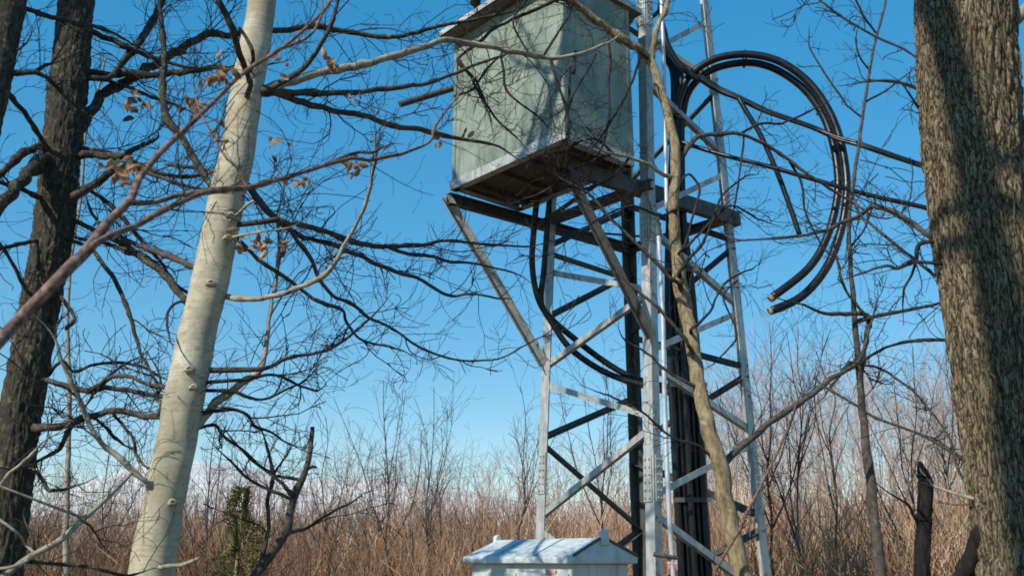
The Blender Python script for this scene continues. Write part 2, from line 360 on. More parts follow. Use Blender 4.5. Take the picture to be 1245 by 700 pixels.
channel('cross_arm', Bz + U2 * .05, Rz - U2 * .05, -U1, .11, .05, M['dull_shaded'])
def strut(p0, p1, wd, sd, m='steel'):
    mb = MB(); d = (p1 - p0).normalized(); n = sd - d * sd.dot(d); n.normalize(); w_ = d.cross(n)
    mb.plate(p0, p1, w_, wd, n, .012); mb.plate(p0 + n * .0125, p1 + n * .0125, n, wd * .85, w_, .012)
    o = mb.build('strut', M[m], tower); fix_normals(o); return o
strut(PL + Vector((-.03, 0, .02)), legp('L', 446) - U1 * .02, .11, (U1 - U2).normalized(), 'steel')
strut(PN + Vector((.0, 0, -.09)), legp('N', 412) - U1 * .03, .085, (U1 * .2 - U2 + UP * .3).normalized(), 'dull_shaded')
mb = MB(); a = Lz + (PL - Lz) * .15; c = PN + (Nz - PN) * .35
mb.plate(a - UP * .10, c - UP * .10, U1, .07, UP, .01); o = mb.build('plan_brace', M['dull_shaded'], tower); fix_normals(o)
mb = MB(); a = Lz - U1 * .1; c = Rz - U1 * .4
mb.plate(a - UP * .10, Bz + (Rz - Bz) * .6 - UP * .1, U2, .06, UP, .01); o = mb.build('plan_brace', M['dull_shaded'], tower); fix_normals(o)

# ------------------------------------------------------------------ hut on the brackets
ZH = EYE + 4.0; HH = 1.72
c0 = lvl(687, 156, ZH); HW, HD = 1.74, 1.0
V1, V2 = U1, U2
hut = thing('equipment_hut', 'pale green panelled hut with an overhanging roof, bracketed high on the tower', 'hut', c0 + V1 * HD / 2 + V2 * HW / 2)
hc = c0 + V1 * HD / 2 + V2 * HW / 2
def wall(p0, p1, outn, nrib):
    d = (p1 - p0); L = d.length; d.normalize(); mb = MB()
    mb.plate(p0, p1, UP, HH, -outn, .04)
    for q in range(1, nrib):
        s_ = p0 + d * (L * q / nrib); mb.plate(s_ + UP * .02 + outn * .0, s_ + UP * (HH - .02), d, .012, outn, .006)
    o = mb.build('wall_panel', M['hut'], hut); fix_normals(o); bevel(o, .004); return o
pa, pb, pc, pd = c0, c0 + V2 * HW, c0 + V2 * HW + V1 * HD, c0 + V1 * HD
wall(pa + V2 * .041, pb - V2 * .041, -V1, 2); wall(pa, pd, -V2, 1); wall(pd - V1 * .0 + V2 * .041, pc - V2 * .041, V1, 3); wall(pb, pc, V2, 2)
for p, da, db in ((pa, V1, V2), (pb, V1, -V2), (pd, -V1, V2), (pc, -V1, -V2)):
    mb = MB(); q = p - da * .006 - db * .006 + UP * .002
    mb.plate(q, q + UP * (HH - .006), da, .05, db, .0045); mb.plate(q + db * .0046, q + db * .0046 + UP * (HH - .006), db, .045, da, .0045)
    o = mb.build('corner_trim', M['hut'], hut); fix_normals(o)
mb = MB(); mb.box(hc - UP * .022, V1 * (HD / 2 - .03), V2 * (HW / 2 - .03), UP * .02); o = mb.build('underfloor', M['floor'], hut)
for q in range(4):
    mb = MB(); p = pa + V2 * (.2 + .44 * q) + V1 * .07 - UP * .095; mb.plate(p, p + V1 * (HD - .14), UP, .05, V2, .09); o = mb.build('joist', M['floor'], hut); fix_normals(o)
def sill(p0, p1, outn):
    mb = MB(); mb.plate(p0 - UP * .10 + outn * .012, p1 - UP * .10 + outn * .012, UP, .096, -outn, .01)
    mb.plate(p0 - UP * .110 + outn * .012, p1 - UP * .110 + outn * .012, -outn, .09, UP, .0095); o = mb.build('base_rail', M['steel'], hut); fix_normals(o)
sill(pa - V2 * .012, pb + V2 * .04, -V1); sill(pa + V1 * .012, pd, -V2); sill(pb + V1 * .012, pc, V2); sill(pd + V2 * .02, pc - V2 * .02, V1)
ov = .19; os_ = .05; zt = UP * HH
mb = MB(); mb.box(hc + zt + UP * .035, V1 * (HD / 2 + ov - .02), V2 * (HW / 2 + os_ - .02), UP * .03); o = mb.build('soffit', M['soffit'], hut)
# low hipped sheet roof with a folded drip edge
mb = MB(); e = [pa - V1 * ov - V2 * os_, pb - V1 * ov + V2 * os_, pc + V1 * ov + V2 * os_, pd + V1 * ov - V2 * os_]
r0, r1 = hc - V2 * .45 + zt + UP * .34, hc + V2 * .45 + zt + UP * .34
vs = [p + zt + UP * .07 for p in e] + [r0, r1] + [p + zt + UP * .012 for p in e]
mb.add(vs, [(0, 1, 5, 4), (1, 2, 5), (2, 3, 4, 5), (3, 0, 4), (0, 6, 7, 1), (1, 7, 8, 2), (2, 8, 9, 3), (3, 9, 6, 0)])
o = mb.build('roof', M['trim'], hut); fix_normals(o); sol = o.modifiers.new('sheet', 'SOLIDIFY'); sol.thickness = .008
# dark porcelain stand-off on the roof edge, and the cable hood on the right-hand side
p = lvl(578, 12, ZH + HH + .07); mb = MB()
mb.tube([p, p + UP * .05, p + UP * .07, p + UP * .13, p + UP * .15, p + UP * .23, p + UP * .3, p + UP * .34], [.02, .02, .055, .062, .035, .07, .06, .02], 14); mb.build('insulator', M['dead'], hut, True)
mb = MB(); q = pd + V2 * .3 + zt + UP * .06
mb.tube([q + V1 * .0 , q + V1 * .10 + UP * .1, q + V1 * .24 + UP * .14, q + V1 * .36 + UP * .08], [.10, .13, .13, .09], 12); mb.build('cable_hood', M['floor'], hut, True)
a, c = at(486, 127, 10.2), at(560, 104.5, 10.45); c2 = at(600, 93, 10.6); mb = MB(); mb.tube([a, c, c2], [.040, .042, .042], 12); o = mb.build('boom_pipe', M['dull_shaded'], hut, False)

# ------------------------------------------------------------------ pipes and cables on the tower
def cable(pts, rad, m, name, parent, n=10, smooth=True):
    P, W = spline(pts, [rad] * len(pts), 6); mb = MB(); mb.tube(P, W, n); return mb.build(name, m, parent, smooth)
def pth(s, Y0, Y1, bow=0.0):
    a = [tuple(float(q) for q in p.split(',')) for p in s.split()]; n = len(a)
    return [at(x, y, Y0 + (Y1 - Y0) * i / (n - 1) + bow * math.sin(math.pi * i / (n - 1))) for i, (x, y) in enumerate(a)]
pp = [at(807, 440, 8.98), at(809.5, 533, 8.97), at(812, 589, 8.95), at(817, 678, 8.93)]
low = pp[-1].copy(); low.z = .2; low.x += .05
con = [at(800.5, 283, 9.02), at(803, 330, 9.01), at(806, 391, 9.0)] + pp + [low]
cable(con, .024, M['bright'], 'conduit', tower)
f0 = con[0]; mb = MB(); d = (f0 - con[1]).normalized()
mb.tube([f0 - d * .03, f0 + d * .04, f0 + d * .05, f0 + d * .1, f0 + d * .11, f0 + d * .17], [.034, .034, .026, .034, .02, .02], 12); mb.build('pipe_coupling', M['dull_shaded'], tower)
rod = pth('803,-60 804,0 807,75 809,170 810.5,255', 9.15, 9.12); cable(rod, .022, M['bright'], 'riser_rod', tower)
tg = at(817.5, 684, 8.92); mb = MB(); mb.box(tg, Vector((.045, 0, 0)), Vector((0, .006, 0)), Vector((0, 0, .055))); mb.build('warning_tag', M['tape'], tower)
mb = MB(); p = at(812, 676, 8.9); mb.tube([p + Vector((-.13, .0, .02)), p, p + Vector((.09, .02, -.01))], [.022, .02, .016], 8); mb.build('pipe_clamp', M['dull_shaded'], tower)
# riser bundle inside the tower
bun = thing('cable_riser', 'wide flat bundle of black feeder cables running straight up inside the tower', 'cables', at(846, 690, 9.9))
for q in range(5):
    off = q * 8.2
    s_ = [(802 + off * .22, 50), (811 + off * .25, 72), (819 + off * .27, 95), (818 + off * .32, 170), (814 + off * .5, 260), (812 + off * .85, 340), (814 + off, 420), (818 + off, 500), (823 + off, 600), (829 + off, 700)]
    pts = [at(x, y, 9.75 + .05 * (q % 2) + .012 * i) for i, (x, y) in enumerate(s_)]
    e = pts[-1].copy(); e.z = .05; cable(pts + [e], .040, M['cable'], 'feeder_cable', bun)
for y in (180, 330, 470, 610):
    x0, x1 = (818, 836) if y < 300 else (813 + (y - 330) * .035, 852 + (y - 330) * .035); mb = MB(); a, c = at(x0 - 3, y, 9.70), at(x1 + 3, y, 9.71)
    mb.plate(a, c, UP, .045, Vector((0, -1, 0)), .012); mb.build('cable_clamp', M['dull_shaded'], bun)
# the big drooping loop with two cut ends
lp = thing('cable_loop', 'big loop of two stiff black cables with cut ends, right of the tower', 'cable', at(862, 80, 9.5))
lpC = 'x'
o1 = cable(pth('822,140 827,116 838,93 862,75 888,67.5 918,67 950,76 982,99 1005,130 1020,165 1028,205 1029,240 1022,282 1005,325 975,360 937,378', 9.72, 9.1, -.1), .043, M['cable'], 'stiff_cable', lp, 14)
o2 = cable(pth('830,142 834,120 844,102 864,86 890,78 918,77 946,86 976,107 998,136 1011,168 1018,205 1018,240 1006,287 983,326 938,362', 9.80, 9.2, -.05), .042, M['cable'], 'stiff_cable', lp, 14)
for x0, y0, x1, y1, Y in ((1002, 134, 998, 136, 9.5), (1028, 222, 1016, 222, 9.35), (905, 67, 905, 77, 9.6)):
    c = at((x0 + x1) / 2, (y0 + y1) / 2, Y); mb = MB(); d = (at(x1, y1, Y) - at(x0, y0, Y)).normalized(); v = Vector((0, 1, 0)); e_ = d.cross(v).normalized(); h_ = (at(x1, y1, Y) - at(x0, y0, Y)).length / 2
    ring = [c + d * (math.cos(a) * (h_ + .05)) + v * (math.sin(a) * .075) for a in [2 * math.pi * q / 20 for q in range(21)]]
    mb.tube(ring, [.010] * 21, 6, cap=False); mb.build('cable_tie', M['cable'], lp)
for (x, y, Y, dx, dy) in ((937, 378, 9.1, -5, 2.4), (938, 362, 9.2, -5, 4.2)):
    a, c = at(x + .8, y - .4, Y), at(x + dx * .45, y + dy * .45, Y); mb = MB(); mb.tube([a, c], [.0435, .039], 14); mb.build('cut_end', M['copper'], lp)
# feeder pair that droops from the hut floor to the riser
fd = thing('drooping_feeder', 'pair of thick black cables drooping from the hut floor to the riser bundle', 'cable', at(657, 250, 9.75))
cable(pth('656,225 652,250 649,280 647,322 654,362 671,392 692,422 724,446 757,461 790,470 818,478', 9.75, 10.0, .35), .036, M['cable'], 'feeder_cable', fd, 10)
cable(pth('671,225 667,256 662,322 658,366 669,386 699,412 733,438 765,457 795,466 822,472', 9.85, 10.05, .35), .036, M['cable'], 'feeder_cable', fd, 10)
# overhead line that comes in from the right behind the big tree
ln1 = thing('overhead_cable', 'thick twisted black line sagging from the right-hand tree across to the top of the hut', 'cable', at(864, 105, 9.5))
mb = MB(); P, W = spline(pth('1260,246 1190,224 1128,203 1060,181 1022,169 992,157 940,138 903,122 877,110 851,95 829,80 811,63 791,51 769,38 734,14 700,-8', 8.4, 9.6, .5), [.022] * 16, 8)
for s_ in range(3):
    Q = [p + Vector((math.cos(i * .35 + s_ * 2.09), .3 * math.sin(i * .9), 0)) * .0 + Vector((math.cos(i * .13 + s_ * 2.09), .3 * math.sin(i * .4), math.sin(i * .13 + s_ * 2.09))) * .015 for i, p in enumerate(P)]; mb.tube(Q, [.019 + .014 * math.exp(-((i - 72) / 14) ** 2) + .003 * noise.noise(Q[i] * 2) for i in range(len(Q))], 7)
mb.build('twisted_strand', M['cable'], ln1, True)
cable(pth('820,-40 812,0 804,20 808,40 813,58 829,82 850,98', 9.45, 9.5), .034, M['cable'], 'jumper_cable', ln1)
cable(pth('783,28 800,15 803,5 808,-20', 9.5, 9.55), .026, M['cable'], 'jumper_cable', ln1)
st = thing('hanging_cable', 'short cut black cable dangling down from the thick overhead line inside the loop', 'cable', at(900, 122, 9.4))
cable(pth('898,119 907,135 925,165 945,210 960,250 972,285', 9.42, 9.3), .028, M['cable'], 'cable_core', st)
ln2 = thing('overhead_cable', 'lower thin black line strung from the tower to the right-hand tree', 'cable', at(829, 173, 9.8))
cable(pth('815,168 829,173 863,184 896,193 940,204 992,219 1060,238 1135,255 1260,290', 9.8, 8.6), .024, M['cable'], 'cable_core', ln2)

# ------------------------------------------------------------------ ground cabinet
ZC = 1.570
def lz(px, Y): p = at(px, 681, Y); p.z = ZC; return p
k0 = lz(695.5, 7.35); CW, CD = 1.31, .76
cabn = thing('utility_cabinet', 'pale blue grey metal cabinet with a gabled lid and lifting lugs, below the tower', 'cabinet', Vector((*(k0 + V1 * CD / 2 + V2 * CW / 2).xy, 0)))
kc = k0 + V1 * CD / 2 + V2 * CW / 2
inn = .06
mb = MB(); mb.box(Vector((kc.x, kc.y, (ZC + .12) / 2)), V1 * (CD / 2 - inn), V2 * (CW / 2 - inn), UP * (ZC - .12) / 2); bevel(mb.build('body', M['cab'], cabn), .008)
mb = MB(); mb.box(Vector((kc.x, kc.y, .05)), V1 * (CD / 2 + .05), V2 * (CW / 2 + .05), UP * .07); bevel(mb.build('plinth', M['concrete'], cabn), .02)
for q in (0, 1):
    mb = MB(); p = k0 + V1 * (inn - .004) + V2 * (inn + .03 + q * (CW - 2 * inn) / 2); mb.plate(p - UP * 1.3, p - UP * .07, V2, (CW - 2 * inn) / 2 - .06, -V1, .012); o = mb.build('door', M['cab'], cabn); fix_normals(o); bevel(o, .004)
    mb2 = MB(); h = p + V2 * (.08 if q else .45) - UP * .6 - V1 * .02; mb2.tube([h, h - V1 * .03, h - V1 * .03 - UP * .12, h - UP * .12], [.009] * 4, 8); mb2.build('handle', M['dull_shaded'], o)
mb = MB(); p = k0 + V1 * (inn - .018) + V2 * .22 - UP * .14; mb.plate(p, p - UP * .001 + V2 * .11, UP, .10, -V1, .003); mb.build('warning_plate', M['tape'], cabn)
# gabled lid: two slopes, gable ends, lip
e = [k0, k0 + V2 * CW, k0 + V2 * CW + V1 * CD, k0 + V1 * CD]; rz = UP * .20; lip = UP * .05
g0, g1 = k0 + V1 * CD / 2 + rz + V2 * .03, k0 + V1 * CD / 2 + V2 * (CW - .02) + rz
vs = [p + lip for p in e] + [g0, g1] + e
mb = MB(); mb.add(vs, [(0, 1, 5, 4), (1, 2, 5), (2, 3, 4, 5), (3, 0, 4), (0, 6, 7, 1), (1, 7, 8, 2), (2, 8, 9, 3), (3, 9, 6, 0), (6, 9, 8, 7)])
lid = mb.build('lid', M['cab'], cabn); fix_normals(lid); bevel(lid, .012, 3)
for q in (.34, .7):
    mb = MB(); s0 = k0 + V2 * (CW * q) + lip + UP * .004; s1 = k0 + V1 * (CD / 2 - .02) + V2 * (CW * q) + rz - UP * .004; nn = (s1 - s0).cross(V2).normalized(); nn = nn if nn.z > 0 else -nn
    mb.plate(s0 + (s1 - s0) * .04, s1, V2, .02, nn, .008); o = mb.build('seam', M['cab'], lid); fix_normals(o)
for s_ in (1, -1):
    mb = MB(); s0 = k0 + V1 * (CD / 2) - V1 * (s_ * CD / 2) * .96 + lip + UP * .012 - V2 * .004; s1 = g0 - V2 * .0 + UP * .004
    mb.tube([s0, s1], [.012, .012], 6); mb.build('hip_cap', M['dull_shaded'], lid)
def lug(p, h, wd):
    mb = MB(); pro = [(-wd, -.06), (wd, -.06), (wd * .8, h * .5), (wd * .45, h * .9), (0, h), (-wd * .45, h * .9), (-wd * .8, h * .5)]
    n = len(pro); vs = [p + V1 * x + UP * z - V2 * .02 for x, z in pro] + [p + V1 * x + UP * z + V2 * .02 for x, z in pro]
    mb.add(vs, [tuple(range(n)), tuple(reversed(range(n, 2 * n)))] + [(i, (i + 1) % n, (i + 1) % n + n, i + n) for i in range(n)])
    o = mb.build('lifting_lug', M['cab'], cabn); fix_normals(o); bevel(o, .006)
lug(g0 - V2 * .012, .065, .045); lug(g1 + V2 * .0, .04, .04)

# ------------------------------------------------------------------ trees
def bump_trunk(mb, P, W, nseg, k, depth, stretch, seed, flare=0, power=1.0, crisp=2.0, plates=0.0):
    """trunk with real furrows: the surface is pushed in along the seams of a stretched cell pattern"""
    L = len(P); b0 = len(mb.v); s = 0.0
    for i, p in enumerate(P):
        if i: s += (P[i] - P[i - 1]).length
        t_ = (P[min(i + 1, L - 1)] - P[max(i - 1, 0)]).normalized(); U = Vector((1, 0, 0)); U = (U - t_ * U.dot(t_)).normalized(); V = t_.cross(U)
        for q in range(nseg):
            a = 2 * math.pi * q / nseg; ca, sa = math.cos(a), math.sin(a); r = W[i]
            w_ = .22 * noise.noise(Vector((ca * 2, sa * 2, s * 3 + seed)))
            co = Vector((ca * r * k + w_, sa * r * k + w_, s * k * stretch + seed + 1.2 * noise.noise(Vector((ca * 3, sa * 3, s * 2)))))
            dd, pts_ = noise.voronoi(co); e_ = min(1.0, (dd[1] - dd[0]) * crisp) ** power; c1 = pts_[0]; hsh = noise.noise(c1 * 5.3 + Vector((.5, .5, .5))); tl = (co - c1)
            tilt = plates * (hsh * .9 + tl.z * noise.noise(c1 * 3.1) * 2.2 + tl.x * noise.noise(c1 * 4.7 + Vector((9, 0, 0))) * 1.6)
            low_ = noise.noise(Vector((ca * 1.5, sa * 1.5, s * 1.3 + seed))) * .05 + noise.noise(Vector((ca * 4, sa * 4, s * 4 + seed))) * .025
            fine = noise.noise(Vector((ca * r * k * 3, sa * r * k * 3, s * k * 2 + seed))) * .25
            rr = r * (1 + low_) + depth * (e_ - .7 + fine * e_ + tilt * e_)
            v = p + (U * ca + V * sa) * rr; mb.v.append((v.x, v.y, v.z))
    for i in range(L - 1):
        for q in range(nseg): a = b0 + i * nseg + q; c = b0 + i * nseg + (q + 1) % nseg; mb.f.append((a, c, c + nseg, a + nseg))
def resample(P, W, step):
    out, ow = [P[0]], [W[0]]
    for i in range(1, len(P)):
        d = (P[i] - P[i - 1]).length; n = max(1, int(d / step))
        for k in range(1, n + 1): u = k / n; out.append(P[i - 1].lerp(P[i], u)); ow.append(W[i - 1] * (1 - u) + W[i] * u)
    return out, ow
def to_ground(P, W, flare=1.25, shift=(0, 0)):
    """P runs from the top of the picture down; carry the trunk on to the ground"""
    a, b_ = P[-2], P[-1]; d = (b_ - a); d = d / max(1e-6, -d.z); z = b_.z - gz(b_.x, b_.y) + .08
    e = b_ + d * z * .75; e.z = b_.z - z; e.x += shift[0]; e.y += shift[1]; m_ = b_.lerp(e, .6)
    return P + [m_, e], W + [W[-1] * (1 + (flare - 1) * .35), W[-1] * flare]
TW = 1.8; AXIS = {}
def leaf_cluster(parent, c, n, size, seed):
    r = random.Random(seed); mb = MB(); size *= 1.55
    for _ in range(int(n * 1.4)):
        p = c + Vector((r.gauss(0, 1), r.gauss(0, 1), r.gauss(0, 1))) * size * .75
        a = Vector((r.gauss(0, 1), r.gauss(0, 1), r.gauss(-.6, .7))).normalized(); b_ = a.orthogonal().normalized(); b_.rotate(Matrix.Rotation(r.random() * 6.3, 3, a)); n_ = a.cross(b_)
        l = size * (1.0 + r.random() * .8); wd = l * .36; cu = r.uniform(.5, 1.6); vs = []
        for i in range(5):
            u = i / 4; ww = wd * math.sin(math.pi * (.08 + .86 * u)) ** .8
            for j in (-1, 0, 1): vs.append(p + a * l * (u - .5) + b_ * ww * j * (1 - .3 * cu) + n_ * (abs(j) * ww * cu * .8 + l * .5 * cu * (u - .5) ** 2 * 2))
        mb.add(vs, [(i * 3 + j, i * 3 + j + 1, i * 3 + j + 4, i * 3 + j + 3) for i in range(4) for j in (0, 1)])
    return mb.build('dead_leaves', M['leaf'], parent, True)
def limb(tree, s, Y0, Y1, m='limb', n=6, ln=.5, lv=1, kink=.5, twig=None, up=.2, n2=4, sides=8, rmin=.0021, name='branch', wave=.03, t0=.12, snap=.1):
    ax = AXIS.get(tree)
    if ax:
        x, y, _ = parse(s)[0]; p0 = at(x, y, Y0); b_ = min(ax, key=lambda q: abs(q.z - p0.z) * 2 + (q - p0).length)
        if (b_ - p0).length < .5 and Y0 > b_.y - snap: Y0 = b_.y + .01
    P, W = trace(s, Y0, Y1, 5, kink, wave); W = [max(q, .0014) for q in W]; mb = MB()
    ax = AXIS.get(tree)
    if ax:
        b_ = min(ax, key=lambda q: (q - P[0]).length + abs(q.z - P[0].z + .02) * .6)
        if (b_ - P[0]).length < .42 and (b_ - P[0]).length > W[0]: P = [b_.copy(), b_.lerp(P[0], .6)] + P; W = [W[0] * 1.25, W[0] * 1.12] + W
    if n and W[-1] > 1.3 * mpp(P[-1]) * .5:
        d = (P[-1] - P[-3]).normalized(); q = P[-1].copy(); k = 7; l = 75 * mpp(q) * min(1.4, W[-1] / (2.2 * mpp(q))); w0 = W[-1]; cu = Vector((rng.gauss(0, .05), rng.gauss(0, .05), rng.gauss(.02, .05)))
        for e_ in range(k): d = (d + cu + Vector((rng.gauss(0, .10), rng.gauss(0, .10), rng.gauss(0, .10)))).normalized(); q = q + d * l / k; P.append(q.copy()); W.append(max(.0013, w0 * (1 - (e_ + 1) / k * .85)))
    for e_ in range(2, len(P) - 1):
        W[e_] *= 1 + .16 * noise.noise(P[e_] * 9) + (.28 if noise.noise(P[e_] * 31) > .42 else 0)
        if n: P[e_] = P[e_] + noise.noise_vector(P[e_] * 13) * W[e_] * .55
    mb.tube(P, W, sides, wob=.3); o = mb.build(name, M[m], tree, True)
    if twig is not None and n:
        grow(twig, P, W, int(n * TW), ln, lv, rng, up, t0, rmin, n2)
        if n > 3: grow(twig, P, W, max(1, int(n * .42)), ln * 1.45, 1, rng, up, max(t0, .2), rmin * 1.9, 6, 5, .8, .6, .7)
    return P, W
def crown_above(tw, tree, P, W, m, n, ln, seed, up=.5):
    """limbs of the part of a tree that rises out of the picture"""
    r = random.Random(seed)
    for _ in range(n):
        u = r.random(); i = min(len(P) - 2, int(u * (len(P) - 1))); d = Vector((r.gauss(0, 1), r.gauss(0, 1), up)).normalized(); q = P[i].copy(); l = ln * (1.2 - .6 * u)
        tp, tr_ = [q.copy()], [W[i] * .45]
        for j in range(8): d = (d + Vector((r.gauss(0, .13), r.gauss(0, .13), .06))).normalized(); q = q + d * l / 8; tp.append(q.copy()); tr_.append(W[i] * .45 * (1 - .1 * (j + 1)))
        mb = MB(); mb.tube(tp, tr_, 7); mb.build('branch', M[m], tree, True); grow(tw, tp, tr_, 7, l * .45, 1, r, .3, .2, .003, 3)

# ---- birch
P, W = trace('350,-330,22 335,-150,28 319,0,33 309,60,37 299,115,38.5 290,180,40 279,225,42 264,300,43 256,340,44 241,400,44.5 231,450,45.5 221,500,47 210,560,48 197,620,50 184,700,55', 5.15, 4.95, 6, 0, 0)
P, W = to_ground(P, W, 1.3)
birch = thing('birch_tree', 'leaning birch with smooth cream bark, left of the tower', 'tree', P[-1] * 1.0)
AXIS[birch] = resample(P, W, .05)[0]
P, W = resample(P, W, .05); mb = MB(); W = [q * (1 + .035 * noise.noise(Vector((0, 0, k * .14))) + .02 * noise.noise(Vector((5, 0, k * .5)))) for k, q in enumerate(W)]; mb.tube(P, W, 48, wob=.07); mb.build('trunk', M['birch'], birch, True)
tw = MB(); pt = MB()
# knots and scars where limbs fell
def knot(x, y, Y, r):
    c = at(x, y, Y); mb = MB(); n = Vector((x - 236 - (340 - y) * .2, -70, 8)).normalized(); n = Vector((max(-.5, min(.5, (x - 240 + (y - 400) * .2) * .03)), -1, .1)).normalized()
    x_ = n.cross(UP).normalized()
    def eye(name, m, par, rr, pr, sq):
        mb = MB(); mb.tube([c - n * .03, c - n * .004, c + n * pr * .7, c + n * pr, c + n * pr * .8], [rr * 1.5, rr * 1.25, rr * .9, rr * .55, rr * .15], 18, wob=.35)
        mb.v = [tuple(c + x_ * ((Vector(v) - c).dot(x_)) * 1.15 + n * (Vector(v) - c).dot(n) + UP * ((Vector(v) - c).dot(UP) * sq - abs((Vector(v) - c).dot(x_)) * .3)) for v in mb.v]
        return mb.build(name, m, par, True)
    k_ = eye('knot', M['birch'], birch, r * 1.0, r * .10, .72); eye('knot_eye', M['scar'], k_, r * .70, r * .18, .55)
for x, y, r in ((257, 342, .020), (230, 447, .018), (235, 469, .017), (210, 609, .018), (186, 638, .013), (278, 287, .016), (281, 260, .016)): knot(x, y, 4.87, r)
B = lambda s, Y0, Y1, m='limb', n=7, ln=.55, **k: limb(birch, s, Y0, Y1, m, n, ln, twig=tw, **k)
B('312,114,13 345,103,11 400,86,9.5 450,77,8.5 505,60,8 540,50,7.5 562,51,7 600,58,6.5 640,66,6 668,71,5.5 705,65,4 740,52,3', 5.05, 6.6, 'pale', 9, .5, t0=.3)
B('316,113,9 360,112,9 410,113,7.5 460,109,6.5 510,103,5 545,92,4.5 590,75,3.5 612,68,3', 5.1, 6.4, 'limb', 9, .45)
B('322,108,9 362,122,8.5 400,133,7.5 440,140,7 475,153,6.5 510,158,6 548,166,5.5 600,176,3', 5.1, 6.7, 'limb', 10, .5)
B('310,116,9 345,98,7 372,80,6 390,55,5.5 400,35,5 410,5,4.5 418,-40,4', 5.0, 4.7, 'limb', 6, .4)
B('305,104,6 298,85,6.5 291,62,8 284,40,9 274,18,8.5 264,0,8 250,-40,7', 4.85, 4.4, 'dark', 4, .4)
B('308,72,4 306,60,4.5 298,45,5 290,34,5', 4.86, 4.82, 'dark', 0)
B('270,359,7 300,363,7 331,360,6.5 360,351,6 389,338,5.5 408,319,5.5 418,297,5 434,270,4.5 447,240,4 452,215,3.5 455,200,3', 4.95, 4.6, 'pale', 8, .35)
B('292,214,9 300,227,9 326,256,8 351,277,7 369,289,6.5 382,292,6 411,300,6 437,310,5.5 456,319,5.5 480,330,5 507,338,4.5 531,352,4 549,360,4 575,357,3 606,363,2.5', 5.0, 6.4, 'limb', 14, .5)
B('340,267,6 360,273,7 386,277,7 405,285,7 428,294,6.5 454,299,6.5 480,299,5.5 514,297,4.5 548,292,4 580,296,3 640,300,2.4', 5.2, 6.8, 'limb', 10, .45)
B('468,299,5 497,309,5 523,311,4.5 548,318,4 575,320,3 620,330,2.4', 6.0, 6.8, 'limb', 6, .4)
B('345,268,5 360,290,5 379,316,5 387,336,5 405,359,4.5 429,371,4.5 449,387,4 478,399,3.5 502,417,3.2 525,428,3 561,438,2.6 606,436,2.4 633,422,2', 5.3, 6.4, 'limb', 12, .4)
B('285,285,5 310,312,5 335,330,5 367,352,4.5 386,366,4.5 415,376,4 420,388,4 430,405,3.5 442,414,3 478,423,2.4', 5.1, 5.8, 'limb', 9, .35)
B('240,519,9 255,498,9.5 276,478,9 300,462,8.5 318,447,7 324,412,5.5 327,387,5 332,361,5 336,330,4.5 339,300,4 338,275,3', 4.95, 5.3, 'pale', 10, .45)
B('316,449,6 330,444,5 351,435,4.5 380,430,4 400,424,4 422,412,3.5 446,390,3', 5.15, 5.6, 'limb', 8, .4)
B('300,462,4 330,455,4 352,462,3.5 368,471,3.2 385,475,2.6', 5.1, 5.5, 'twig', 5, .3)
B('285,475,4 305,484,3.5 325,485,3.2 345,475,3 365,466,2.4', 5.1, 5.4, 'twig', 5, .3)
B('240,520,5 262,516,4 271,529,3.5 290,543,3 308,558,3 335,582,2.6', 5.0, 5.3, 'twig', 5, .3)
B('250,500,4 280,498,5 300,503,4 310,517,3.2 330,525,3 342,534,2.4', 5.0, 5.3, 'twig', 5, .3)
B('238,378,9 225,365,9 200,335,9 170,313,7.5 150,305,6 135,298,5 95,290,3', 5.1, 6.0, 'dark', 7, .45)
B('240,328,8 206,312,7.5 180,302,6.5 150,290,5 120,270,4 108,250,3', 5.1, 6.0, 'limb', 7, .4)
B('264,238,8 254,223,8 231,184,8 214,161,9.5 202,141,9 197,110,8 200,75,7 198,40,6 195,0,5 193,-40,4', 5.0, 5.6, 'dark', 12, .45)
B('180,586,6 165,575,7 147,559,7 130,545,7 117,530,7 103,503,6.5 93,480,6 83,458,5 74,435,4 66,410,3', 4.85, 4.6, 'pale', 8, .35)
B('192,507,5 196,492,4 190,484,4 196,470,3 192,450,2.5', 5.0, 5.1, 'dark', 3, .2)
B('225,366,4 212,369,3.5 205,378,3.5 203,390,4', 5.0, 5.0, 'twig', 2, .15)
B('200,470,5 175,466,5 160,458,5 140,457,4.5 128,464,4.5 118,474,4.5', 5.05, 5.3, 'limb', 5, .3)
B('284,264,4 300,250,3.5 308,245,3', 4.93, 4.78, 'pale', 0, snap=-9)
B('280,289,4 300,285,3 330,280,2.4', 4.92, 4.82, 'pale', 2, .2, snap=-9)
B('205,687,5 222,686,4.5 241,678,3.5', 4.8, 4.7, 'pale', 0)
B('203,200,4 240,205,5 262,214,6', 5.5, 5.1, 'limb', 6, .4)
B('255,560,3 222,590,3 250,582,3.5 300,583,3 330,578,2.5', 5.0, 5.5, 'twig', 4, .3) if False else None
Pt, Wt = trace('400,-700,14 375,-500,18 350,-330,22', 5.2, 5.15, 4, 0); mb = MB(); mb.tube(Pt, Wt, 16); mb.build('upper_trunk', M['birch'], birch, True)
crown_above(tw, birch, Pt, Wt, 'pale', 8, 1.6, 5)
tw.build('crown', M['twig'], birch, True)
for x, y, Y, n, s_ in ((405, 76, 5.2, 6, .028), (317, 299, 4.9, 8, .03), (293, 293, 4.95, 5, .028), (433, 121, 5.5, 4, .026), (345, 301, 5.0, 4, .025), (236, 131, 5.0, 7, .03), (262, 160, 5.0, 4, .03), (333, 175, 5.1, 4, .024), (565, 169, 6.4, 3, .03)): leaf_cluster(birch, at(x, y, Y), n, s_, int(x))

